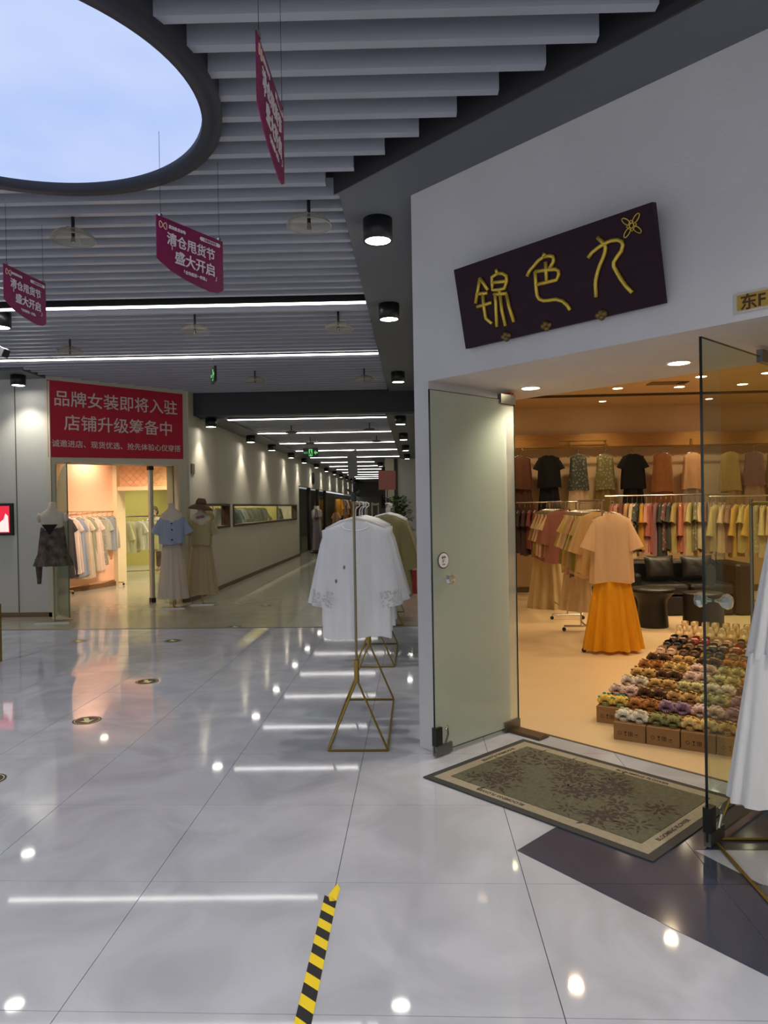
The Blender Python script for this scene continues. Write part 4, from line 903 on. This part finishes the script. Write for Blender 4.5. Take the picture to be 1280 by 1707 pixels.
# ------------------------------------------------------------------ corridor beyond the slot windows
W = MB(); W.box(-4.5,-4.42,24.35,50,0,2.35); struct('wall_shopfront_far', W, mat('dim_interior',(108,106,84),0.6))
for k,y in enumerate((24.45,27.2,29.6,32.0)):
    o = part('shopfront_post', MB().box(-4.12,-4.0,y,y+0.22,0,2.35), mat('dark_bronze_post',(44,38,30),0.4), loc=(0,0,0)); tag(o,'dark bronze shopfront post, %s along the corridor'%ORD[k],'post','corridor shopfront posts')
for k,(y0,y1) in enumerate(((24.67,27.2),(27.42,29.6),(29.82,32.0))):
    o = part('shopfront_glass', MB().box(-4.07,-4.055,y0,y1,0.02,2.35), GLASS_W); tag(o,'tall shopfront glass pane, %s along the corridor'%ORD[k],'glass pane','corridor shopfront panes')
t = thing('wall_logo','black double swoosh emblem high on the corridor wall','sign',(-3.925,27.6,2.72))
for dy in (-0.16,0.16):
    part('swoosh', MB().tube([(0,dy+0.12*math.cos(a),0.24*math.sin(a)) for a in [PI*0.6+PI*0.8*i/10 for i in range(11)]],[0.012+0.045*math.sin(PI*i/10) for i in range(11)],8), BLACKP, t)
def form2(x, y, label, c, key='dress1', sc=1.25):
    t = thing('dress_form', label, 'mannequin', (x,y,0.001), -1.2, 'dress forms along the corridor')
    part('base', MB().tube([(-0.16,-0.16,0.01),(0.16,-0.16,0.01),(0.16,0.16,0.01),(-0.16,0.16,0.01)],0.01,6,closed=True).tube([(-0.16,-0.16,0.01),(-0.16,-0.16,0.4)],0.01,6).tube([(0.16,0.16,0.01),(0.16,0.16,0.4)],0.01,6), BLACK, t)
    part('pole', MB().cyl(0,0,0.01,1.5,0.012,n=8), BLACK, t)
    part('torso', MB().lathe([(0.13,1.0),(0.11,1.15),(0.15,1.38),(0.14,1.5),(0.05,1.56),(0.045,1.66),(0.0,1.665)],14).sm(), MANN, t)
    o = link('dress', GM[key], t, c, loc=(0,0,1.56)); o.scale = (1.05,1.6,sc)
form2(-3.55,25.4,'dress form in a long grey dress before the first corridor shopfront',(118,108,112))
form2(-3.62,26.6,'dress form in a pale beige dress behind the grey one',(190,186,170))
t = thing('clothes_rack','long wall rail of clothes at the far left of the corridor','rack',(-3.72,33.2,0.001),PI/2); part('hanging_rail', MB().tube([(0,0,2.1),(13,0,2.1)],0.014,6), BLACK, t)
part('lower_rail', MB().tube([(0,0,1.5),(13,0,1.5)],0.014,6), BLACK, t)
for x in (0,4.3,8.6,13): part('post', MB().cyl(x,0,0,2.1,0.014,n=6), CHROME, t)
rr = random.Random(9); FC = [((222,150,40),'marigold'),((214,120,50),'orange'),((210,205,190),'off-white'),((150,110,110),'dusty rose'),((90,40,70),'plum'),((222,170,120),'peach'),((60,50,70),'navy'),((200,190,170),'cream'),((170,110,60),'tan'),((130,60,60),'brick red'),((120,130,110),'sage')]
for row,rl in ((0,2.1),(1,1.5)):
    for k in range(22):
        c,nm = FC[0] if k < 2 and row == 0 else rr.choice(FC)
        hang('hanging_shirt', nm+' garment on the far corridor wall rail, %s in the %s row' % (ORD[k],('upper','lower')[row]), rr.choice(['tee0','tee1','blouse0','vest1','blouse2']), -3.60-0.1*row, 33.35+0.58*k, rl, -0.55, c, 'clothes along the far corridor')
# notice wall at the end
t = thing('notice_board','dark lettered notice board on the far end wall of the corridor','sign',(-1.9,49.97,2.0)); part('board', MB().box(-0.5,0.5,-0.02,0.02,-0.5,0.4), mat('grey_board',(120,118,112),0.6), t)
for k in range(3): part('lettering_line', MB().box(-0.4,0.4,-0.03,-0.02,0.2-0.25*k,0.3-0.25*k), BLACKP, t)
t = thing('counter','dark counter across the far end of the corridor','counter',(-2.4,47.5,0.001)); part('body', MB().box(-0.9,0.9,-0.3,0.3,0,1.0), mat('dark_counter',(60,42,38),0.6), t); part('top', MB().box(-0.95,0.95,-0.34,0.34,1.0,1.05), BLACKP, t)
# plant
t = thing('potted_plant','tall leafy green plant against the corridor wall behind the racks','plant',(-0.34,14.6,0.001))
part('pot', MB().lathe([(0.0,0.02),(0.13,0.0),(0.17,0.32),(0.16,0.33),(0.145,0.29),(0.0,0.28)],20).sm(), POT, t)
st_ = MB(); lf = MB(); rr = random.Random(2)
for k in range(9):
    a = rr.random()*6; top = (0.13*math.cos(a),0.15*math.sin(a),rr.uniform(1.2,1.72)); st_.tube([(0.03*math.cos(a),0.03*math.sin(a),0.28),(0.06*math.cos(a),0.07*math.sin(a),0.8),top],0.007,5)
part('stem', st_, SKIRT, t)
for k in range(1100):
    z = rr.uniform(0.42,1.78); a = rr.random()*2*PI; r = rr.uniform(0.02,0.27)*(1-0.35*abs(z-1.1)/0.8); c = Vector((r*math.cos(a),r*math.sin(a),z)); b = a+rr.uniform(-1,1); e = rr.uniform(-0.5,0.7); L_ = rr.uniform(0.08,0.14)
    dv = Vector((math.cos(b)*math.cos(e),math.sin(b)*math.cos(e),math.sin(e)))*L_; sd = dv.cross(Vector((0,0,1))).normalized()*L_*0.22
    lf.add([c,c+dv*0.5+sd+Vector((0,0,0.008)),c+dv,c+dv*0.5-sd+Vector((0,0,0.008))],[(0,1,2,3)])
o = part('foliage', lf, LEAF, t); o['kind'] = 'stuff'
t = thing('extinguisher_box','red fire extinguisher box on the floor by the white corner wall','fire box',(-0.13,13.3,0.001)); part('case', MB().box(-0.12,0.12,-0.1,0.1,0,0.40), RED, t); part('lid', MB().box(-0.125,0.125,-0.105,0.105,0.40,0.42), RED, t); part('handle', MB().box(-0.03,0.03,-0.108,-0.1,0.24,0.27), CHROME, t)
# gold stand cut by the left edge
t = thing('garment_rack','gold stand cut off by the left edge of the photograph','rack',(-4.50,7.58,0.001)); part('post', MB().box(-0.02,0.02,-0.02,0.02,0,0.62), GOLD, t); part('base', MB().tube([(0,0,0.012),(-0.5,0,0.012)],0.012,6), GOLD, t); part('arm', MB().tube([(0,0,0.61),(-0.5,0,0.61)],0.012,6), GOLD, t); part('post', MB().box(-0.52,-0.48,-0.02,0.02,0,0.62), GOLD, t)

# ------------------------------------------------------------------ right shop: racks
rail_rack(1.97,7.73,2.03,9.16,1.62,'steel rolling rack at the shop front, holding the yellow skirt set', CHROME, 'rolling racks in the right shop', 0.21)
rail_rack(2.05,9.97,2.05,11.3,1.62,'steel rolling rack directly behind the front one', CHROME, 'rolling racks in the right shop', 0.21)
pb = garment('blouse', 91, 0.40, 0.73, 0.32, 0.20, hem=0.46, depth=0.07, fold=0.022, droop=0.34).mesh('top', SHEER)
ys = skirt(92,0.36,0.60,0.74,0.11,0.042).mesh('skirt', FAB)
hang('blouse_and_skirt','sheer peach blouse over a long yellow pleated skirt, nearest on the shop rack', pb, 2.07, 7.80, 1.60, 0.0, (236,204,164), 'clothes on the front shop rack', bottom=ys, bcol=(236,164,14), bdrop=0.70)
FR = [(214,176,120),(206,180,132),(190,150,150),(200,176,118),(196,186,140),(222,196,150),(120,84,60),(188,168,90),(160,150,70),(196,150,110),(210,170,130),(206,160,116)]
for k in range(17):
    yy = 7.92+0.075*k; c = FR[(k*5)%12]; ky = ['blouse0','blouse1','blouse2','tee1'][k%4]
    xx = 1.965+0.06*(yy-7.73)/1.43
    kw = dict(bottom='narrowskirt', bcol=(214,190,150), bdrop=0.55) if k in (16,) else {}
    hang('hanging_blouse', colname(c)+' blouse on the front shop rack, %s behind the yellow skirt set'%ORD[k], ky, xx, yy, 1.62, random.uniform(-0.45,-0.25), c, 'clothes on the front shop rack', tilt=0.04, **kw)
for k in range(13):
    yy = 10.05+0.09*k; c = FR[(k*7+3)%12]; c = random.choice([c,(150,96,84),(222,190,150)])
    kw = dict(bottom='longskirt', bcol=(206,180,130), bdrop=0.5) if k in (12,) else {}
    hang('hanging_blouse', colname(c)+' blouse on the second shop rack, %s from its near end'%ORD[k], ['blouse1','tee0','blouse0'][k%3], 1.98, yy, 1.62, random.uniform(-0.45,-0.25), c, 'clothes on the second shop rack', **kw)
rail_rack(1.25,12.1,2.7,12.1,1.62,'steel rack of dark red clothes against the left end of the back wall', CHROME, 'rolling racks in the right shop', 0.2)
for k in range(14):
    c = random.choice([(120,60,54),(90,50,50),(150,110,100),(60,40,44)]); hang('hanging_shirt', colname(c)+' garment on the back left rack, %s from its left end'%ORD[k], 'tee%d'%(k%3), 1.35+0.09*k, 12.1, 1.62, 1.2, c, 'clothes on the back left rack')
rail_rack(3.05,11.75,4.95,11.75,1.70,'long steel rack of mixed clothes behind the black sofa', CHROME, 'rolling racks in the right shop', 0.2)
MIX = [(178,110,92),(190,140,120),(120,70,60),(206,160,110),(222,196,160),(40,30,34),(200,150,60),(206,150,130),(170,96,84),(150,110,110),(60,66,56),(130,50,50),(70,72,60),(180,160,100),(190,120,90),(206,150,120),(200,190,130),(150,140,90),(214,200,160),(160,120,100),(190,150,140),(214,180,120),(180,160,120),(200,170,130)]
for k,c in enumerate(MIX):
    hang('hanging_shirt', colname(c)+' garment on the rack behind the sofa, %s from its left end'%ORD[k], ['tee0','tee1','blouse0','vest1','tee2','printtee'][k%6], 3.15+0.076*k, 11.75, 1.70, 1.08+random.uniform(-0.12,0.12), c, 'clothes on the rack behind the sofa', sc=(1.05,1,1.15))
rail_rack(4.35,10.9,6.1,10.7,1.66,'steel rack seen through the right glass door', CHROME, 'rolling racks in the right shop', 0.2)
for k in range(18):
    c = random.choice([(200,170,130),(190,170,110),(206,186,140),(170,140,120),(120,120,80),(200,160,80),(150,110,100)])
    hang('hanging_shirt', colname(c)+' garment seen through the right glass door, %s from the left on its rack'%ORD[k], random.choice(['tee1','blouse0','blouse2','print','dress0']), 4.42+0.093*k, 10.89-0.011*k, 1.66, 0.85+random.uniform(-0.15,0.15), c, 'clothes on the rack behind the right glass door')
# wall rail and wall clothes
t = thing('wall_rail','long thin wall rail carrying the display outfits on the shop back wall','rack',(0.6,12.80,2.56)); part('hanging_rail', MB().tube([(0,0,0),(6.9,0,0)],0.010,6), GOLD, t)
for x in (0.3,2.1,2.72,4.2,5.9): part('bracket', MB().tube([(x,0.2,0.12),(x,0.0,0.12),(x,0.0,0.0)],0.010,6), GOLD, t)
part('upper_bar', MB().tube([(1.9,0,0.12),(2.75,0,0.12)],0.008,6), GOLD, t)
WC = [(1.86,(110,70,50),'vest0','narrowskirt',(90,60,44),'brown set at the left end'),(2.33,(7,6,10),'tee0','narrowskirt',(12,12,20),'black short-sleeved set'),(2.84,(50,62,44),'print','narrowskirt',(222,200,160),'dark green flowered top with a cream skirt'),(3.30,(150,138,60),'print','narrowskirt',(140,116,60),'olive yellow flowered top'),(3.78,(6,6,12),'tee1','narrowskirt',(10,10,18),'plain black long set'),(4.29,(170,112,64),'vest2','narrowskirt',(150,96,52),'tan two-tier dress'),(4.80,(226,184,136),'vest1','narrowskirt',(170,164,150),'peach top over a silver skirt'),(5.44,(196,170,110),'vest2','narrowskirt',(180,156,110),'sand dress with fringe'),(5.84,(140,106,116),'vest0','narrowskirt',(190,160,140),'mauve top over a pink skirt'),(6.22,(160,150,90),'vest1','narrowskirt',(60,70,66),'olive top over a slate skirt')]
for x,c,ky,bt,bc,nm in WC:
    o = hang('display_outfit', nm+' hanging on the shop back wall', ky, x, 12.78, 2.56, 0.0, c, 'outfits on the shop back wall', bottom=bt, bcol=bc, bdrop=0.50)
    o.scale = (1.0,0.9,0.88)
# ceiling vent
t = thing('ceiling_vent','small ceiling access panel inside the shop','vent',(3.45,9.95,3.196)); part('panel', MB().box(-0.28,0.1,-0.12,0.12,-0.006,0.0), mat('dull_panel',(120,100,74),0.7), t); part('dark_grille', MB().box(0.11,0.22,-0.1,0.1,-0.008,0.0), BLACK, t)
# sofa
t = thing('sofa','black leather sofa at the back of the shop','sofa',(3.85,10.62,0.003),0.0)
def rbox(x0,x1,y0,y1,z0,z1,b=0.03):
    mb = MB(); n = 3
    P = []
    for z,i in ((z0,b),(z0+b*0.4,b*0.3),(z0+b,0),(z1-b,0),(z1-b*0.3,b*0.3),(z1,b)):
        X0,X1,Y0,Y1 = x0+i,x1-i,y0+i,y1-i
        P.append([(X0+b,Y0,z),(X1-b,Y0,z),(X1,Y0+b,z),(X1,Y1-b,z),(X1-b,Y1,z),(X0+b,Y1,z),(X0,Y1-b,z),(X0,Y0+b,z)])
    for r in P: mb.v += r
    for k in range(len(P)-1):
        for i in range(8): mb.f.append((k*8+i,k*8+(i+1)%8,(k+1)*8+(i+1)%8,(k+1)*8+i)); mb.m.append(0)
    mb.f.append(tuple(range(8))[::-1]); mb.f.append(tuple(range((len(P)-1)*8,len(P)*8))); mb.m += [0,0]
    return mb
part('seat_base', rbox(-0.72,0.55,-0.38,0.40,0.0,0.28), LEATHER, t); part('seat_cushion', rbox(-0.70,-0.06,-0.40,0.20,0.285,0.44,0.04), LEATHER, t); part('seat_cushion', rbox(-0.05,0.55,-0.40,0.20,0.285,0.44,0.04), LEATHER, t)
part('backrest', rbox(-0.72,0.55,0.20,0.42,0.28,0.74,0.05), LEATHER, t); part('armrest', rbox(0.56,0.80,-0.42,0.42,0.0,0.72,0.04), LEATHER, t); part('armrest', rbox(-0.86,-0.73,-0.42,0.42,0.0,0.60,0.04), LEATHER, t)
def cushion(x, y, z, label, rz):
    mb = MB(); n = 12
    for sgn in (1,-1):
        b0 = len(mb.v)
        for i in range(n+1):
            for j in range(n+1):
                u, v = i/n*2-1, j/n*2-1; th = 0.07*((1-u**4)*(1-v**4))**0.6+0.006*math.sin(9*u+5*v)*(1-u*u)*(1-v*v)
                pin = 1-0.08*(1-abs(u*v)); mb.v.append((u*0.22*(1-0.07*(1-v*v)), sgn*th, v*0.19*(1-0.08*(1-u*u))))
        for i in range(n):
            for j in range(n):
                a = b0+i*(n+1)+j; q = (a,a+1,a+n+2,a+n+1); mb.f.append(q if sgn > 0 else q[::-1]); mb.m.append(0)
    o = part('cushion', mb.sm(), LEATHER, loc=(x,y,z)); o.rotation_euler = (-0.3,0,rz); tag(o,label,'cushion','black sofa cushions')
cushion(3.50,10.62,0.64,'glossy black leather cushion at the left on the sofa',0.08); cushion(4.02,10.60,0.64,'glossy black leather cushion at the right on the sofa',-0.08)
def stool(x, y, r0, r1, h, label, flare):
    t = thing('round_stool', label, 'stool', (x,y,0.003), 0, 'black round stools')
    part('drum', MB().lathe([(0.0,0),(r0,0),(r0*1.01,0.02)]+([(r0*0.92,h*0.55),(r0*0.98,h*0.7),(r1*0.97,h-0.05)] if flare else [(r0,h*0.5),(r1,h-0.05)])+[(r1,h-0.045),(r1-0.02,h-0.04)],40).sm(), mat('black_drum',(8,7,7),0.5), t)
    part('seat_pad', MB().lathe([(r1,h-0.045),(r1+0.005,h-0.02),(r1-0.01,h-0.003),(0.0,h)],40).sm(), LEATHER, t)
stool(3.00,9.40,0.19,0.28,0.50,'flared black round stool left of the straight one',True); stool(3.52,9.10,0.235,0.235,0.47,'straight black drum stool partly behind the glass door edge',False)

# ------------------------------------------------------------------ shoe display
DU = Vector((0.875,-0.485,0)).normalized(); DV = Vector((0.485,0.875,0)).normalized(); DO = Vector((1.303,4.926,0.003)); DA = math.atan2(DU.y,DU.x)
BW, BD, BH = 0.208, 0.31, 0.116
box_me = MB().box(0,BW-0.004,0,BD-0.006,0,BH-0.012).mesh('carton', CARD)
lid_me = MB().box(-0.001,BW-0.003,-0.001,BD-0.005,BH-0.012,BH).mesh('lid', CARD)
mk = MB(); yk = -0.0012
def mkbox(x0,x1,z0,z1): mk.add([(x0,yk,z0),(x1,yk,z0),(x1,yk,z1),(x0,yk,z1)],[(0,1,2,3)])
for a in range(10):
    a0, a1 = 2*PI*a/10, 2*PI*(a+1)/10; mk.add([(0.04+0.012*math.cos(a0),yk,0.05+0.012*math.sin(a0)),(0.04+0.009*math.cos(a0),yk,0.05+0.009*math.sin(a0)),(0.04+0.009*math.cos(a1),yk,0.05+0.009*math.sin(a1)),(0.04+0.012*math.cos(a1),yk,0.05+0.012*math.sin(a1))],[(0,1,2,3)])
mk.add([(0.068,yk,0.064),(0.086,yk,0.064),(0.077,yk,0.050)],[(0,2,1)]); mkbox(0.0755,0.0785,0.038,0.052); mkbox(0.070,0.084,0.036,0.039)
for a,bw in enumerate((0.003,0.0015,0.004,0.002,0.003)): mkbox(0.096+a*0.006,0.096+a*0.006+bw,0.036,0.066)
mkbox(0.135,0.150,0.049,0.052); mk.add([(0.150,yk,0.044),(0.158,yk,0.0505),(0.150,yk,0.057)],[(0,1,2)]); mkbox(0.134,0.160,0.036,0.038)
mark_me = mk.mesh('printed_marks', INK)
# shoes: toe points towards -y (to the viewer)
def sole_pts(L=0.235, w=0.085, n=20):
    out = []
    for i in range(n):
        a = 2*PI*i/n; y = -math.cos(a)*L/2; x = math.sin(a)*w/2*(1.0 if math.cos(a) > 0 else 0.82); out.append((x, y))
    return out
def sole_mesh(h=0.022, m=None, name='sole'): return MB().prism(sole_pts(), 0, h).mesh(name, OBJC)
sole_me = sole_mesh(0.024)
def strap_mb(puffs, rad, y0, span=0.085):
    mb = MB(); 
    for k in range(puffs):
        a = PI*(0.06+0.88*k/(puffs-1)); x = -math.cos(a)*0.040; z = 0.024+math.sin(a)*0.032
        for dy in (-0.5,0.5): mb.blob((x, y0+dy*span*0.55, z), rad, rad*1.15, rad, 7, 5)
    return mb.sm()
strap_me = strap_mb(6,0.021,-0.062,0.075).mesh('ruffled_strap', KNIT)
strap2_me = strap_mb(5,0.024,-0.066,0.07).mesh('ruffled_strap', KNIT)
bd = MB()
for i in range(20):
    x, y = sole_pts()[i]; bd.blob((x*1.03,y*1.01,0.016),0.006,0.006,0.006,5,4)
bead_me = bd.mesh('beaded_welt', OBJC)
def flowers(n, seed):
    mb = MB(); r = random.Random(seed)
    for k in range(n):
        a = PI*(0.15+0.7*k/(n-1)); x = -math.cos(a)*0.046; z = 0.036+math.sin(a)*0.042; y = -0.07+r.uniform(-0.03,0.02)
        for p in range(5): mb.blob((x+0.008*math.cos(p*1.257),y+0.008*math.sin(p*1.257),z+0.004),0.006,0.006,0.005,5,4)
    return mb.mesh('flower_trim', KNIT)
flw = [flowers(4,1),flowers(5,2)]
up = MB(); ring = [(-0.118,0.030,0.012),(-0.10,0.040,0.035),(-0.06,0.044,0.052),(-0.025,0.043,0.050)]
n = 12
for (y,w_,h_) in [(-0.118,0.012,0.012),(-0.105,0.034,0.030),(-0.075,0.043,0.042),(-0.04,0.044,0.05),(-0.03,0.042,0.05)]:
    up.v += [(-math.cos(PI*i/(n-1))*w_, y, 0.014+math.sin(PI*i/(n-1))*h_) for i in range(n)]
for k in range(4):
    for i in range(n-1): up.f.append((k*n+i,k*n+i+1,(k+1)*n+i+1,(k+1)*n+i)); up.m.append(0)
heel = [( math.sin(a)*0.037, 0.02+0.095*(math.cos(a)) , ) for a in [PI*(-0.62)+PI*1.24*i/12 for i in range(13)]]
b0 = len(up.v)
for x,y in heel: up.v += [(x,y,0.014),(x*0.94,y*0.97,0.062)]
for i in range(12): up.f.append((b0+2*i,b0+2*i+2,b0+2*i+3,b0+2*i+1)); up.m.append(0)
upper_me = up.sm().mesh('upper', OBJC)
bow_me = MB().blob((-0.016,-0.085,0.058),0.016,0.010,0.010,7,5).blob((0.016,-0.085,0.058),0.016,0.010,0.010,7,5).blob((0,-0.088,0.058),0.007,0.007,0.008,6,4).mesh('bow', OBJC)
sn = MB(); n = 14
for (y,w_,h_) in [(-0.135,0.015,0.03),(-0.12,0.040,0.052),(-0.08,0.048,0.068),(-0.03,0.046,0.095),(0.0,0.044,0.115)]:
    sn.v += [(-math.cos(PI*i/(n-1))*w_, y, 0.02+math.sin(PI*i/(n-1))*h_) for i in range(n)]
for k in range(4):
    for i in range(n-1): sn.f.append((k*n+i,k*n+i+1,(k+1)*n+i+1,(k+1)*n+i)); sn.m.append(0)
b0 = len(sn.v)
for i in range(15):
    a = PI*(-0.6)+PI*1.2*i/14; x = math.sin(a)*0.043; y = 0.03+0.10*math.cos(a); sn.v += [(x,y,0.02),(x*0.9,y*0.95,0.12)]
for i in range(14): sn.f.append((b0+2*i,b0+2*i+2,b0+2*i+3,b0+2*i+1)); sn.m.append(0)
sneak_me = sn.sm().mesh('upper', OBJC)
lc_ = MB()
for k in range(5): lc_.tube([(-0.026,-0.085+0.02*k,0.082+0.009*k),(0,-0.088+0.02*k,0.100+0.007*k),(0.026,-0.085+0.02*k,0.082+0.009*k)],0.005,5)
lace_me = lc_.mesh('laces', KNIT)
tongue_me = MB().add([(-0.026,-0.02,0.10),(0.026,-0.02,0.10),(0.024,0.01,0.125),(0,0.014,0.132),(-0.024,0.01,0.125)],[(0,1,2,3,4)]).mesh('tongue', OBJC)
ssole_me = MB().prism([(x*1.15,y*1.12) for x,y in sole_pts()],0,0.034).mesh('sole', OBJC)
def shoe(kind, x, y, z, rz, c1, c2, label, grp, name):
    t = thing(name, label, 'shoe', (x,y,z), rz, grp)
    if kind == 'slide':
        link('sole', sole_me, t, tuple(int(q*0.82) for q in c1)); s_ = link('ruffled_strap', strap_me if random.random() < 0.5 else strap2_me, t, c1); link('beaded_welt', bead_me, t, c2)['kind'] = 'stuff'; link('flower_trim', random.choice(flw), s_, c2)['kind'] = 'stuff'
    elif kind == 'flat':
        link('sole', sole_me, t, (40,30,28)); u_ = link('upper', upper_me, t, c1); link('insole', sole_me, t, c2, loc=(0,0,0.003)).scale = (0.92,0.95,1); link('bow', bow_me, u_, c2)
    else:
        link('sole', ssole_me, t, (230,214,180)); u_ = link('upper', sneak_me, t, c1); link('laces', lace_me, u_, c2); link('tongue', tongue_me, u_, c1)
    t.scale = (1.0,1.0,1.0) if kind != 'sneaker' else (0.95,0.95,0.95)
SL = [((232,224,206),(214,196,160),'cream'),((214,176,110),(96,62,36),'tan and brown'),((222,196,128),(206,140,60),'yellow'),((190,130,70),(150,90,40),'ginger'),((150,120,150),(190,160,186),'purple'),((226,196,184),(230,214,204),'pale pink'),((214,204,150),(140,150,90),'yellow-green'),((150,146,90),(96,90,50),'moss green'),((90,62,40),(200,170,120),'dark brown'),((236,200,90),(40,150,140),'yellow with teal')]
row_pat = [[0,7,2,1,7,6],[9,3,4,5,4,6],[5,8,1,6,4,2],[0,1,6,0,8,3],[1,8,5,6,3,7],[3,2,5,6,1,0],[8,1,8,3,6,2]]
FLT = [((20,16,18),(230,190,180),'black'),((140,18,24),(240,214,206),'red'),((196,160,130),(230,200,180),'nude'),((70,46,34),(120,90,70),'brown'),((24,20,24),(60,50,48),'black strappy'),((110,84,60),(150,120,90),'khaki')]
for r in range(12):
    u0 = 0.0 if r == 0 else -0.205; ncol = 5+int(r*0.28)+(1 if r else 0)
    for c in range(ncol):
        p = DO+DU*(u0+c*(BW+0.004))+DV*(r*(BD+0.022))
        b = thing('shoe_box','brown cardboard shoe box under the display, row %d from the front, %s from the left'%(r+1,ORD[c]),'box',p,DA,'shoe boxes under the display')
        b['label'] = 'brown cardboard shoe box in the %s row from the front, %s from the left' % (ORD[r],ORD[c])
        link('carton', box_me, b); link('lid', lid_me, b)
        if r < 2: link('printed_marks', mark_me, b)
        for sd in (0,1):
            q = p+DU*(0.053+sd*0.098)+DV*(BD*0.47); q.z = 0.003+BH+0.001
            if r <= 6: k = row_pat[r][c % 6]; kind, (c1,c2,cn) = 'slide', SL[k]; nm = 'slide_sandal'; des = cn+' ruffled slide sandal'
            elif r <= 9: k = (r*2+c) % 6; kind, (c1,c2,cn) = 'flat', FLT[k]; nm = 'flat_shoe'; des = cn+' flat shoe'
            else: kind, (c1,c2,cn) = 'sneaker', ((212,184,136),(226,206,166),'cream'); nm = 'sneaker'; des = 'cream lace-up sneaker'
            shoe(kind, q.x, q.y, q.z, DA+random.uniform(-0.08,0.08), c1, c2, '%s, %s one on the %s box, %s row' % (des, 'left' if sd == 0 else 'right', ORD[c], ORD[r]), nm.replace('_',' ')+' row '+ORD[r], nm)
# overlapping name cleanup
bpy.context.view_layer.update()
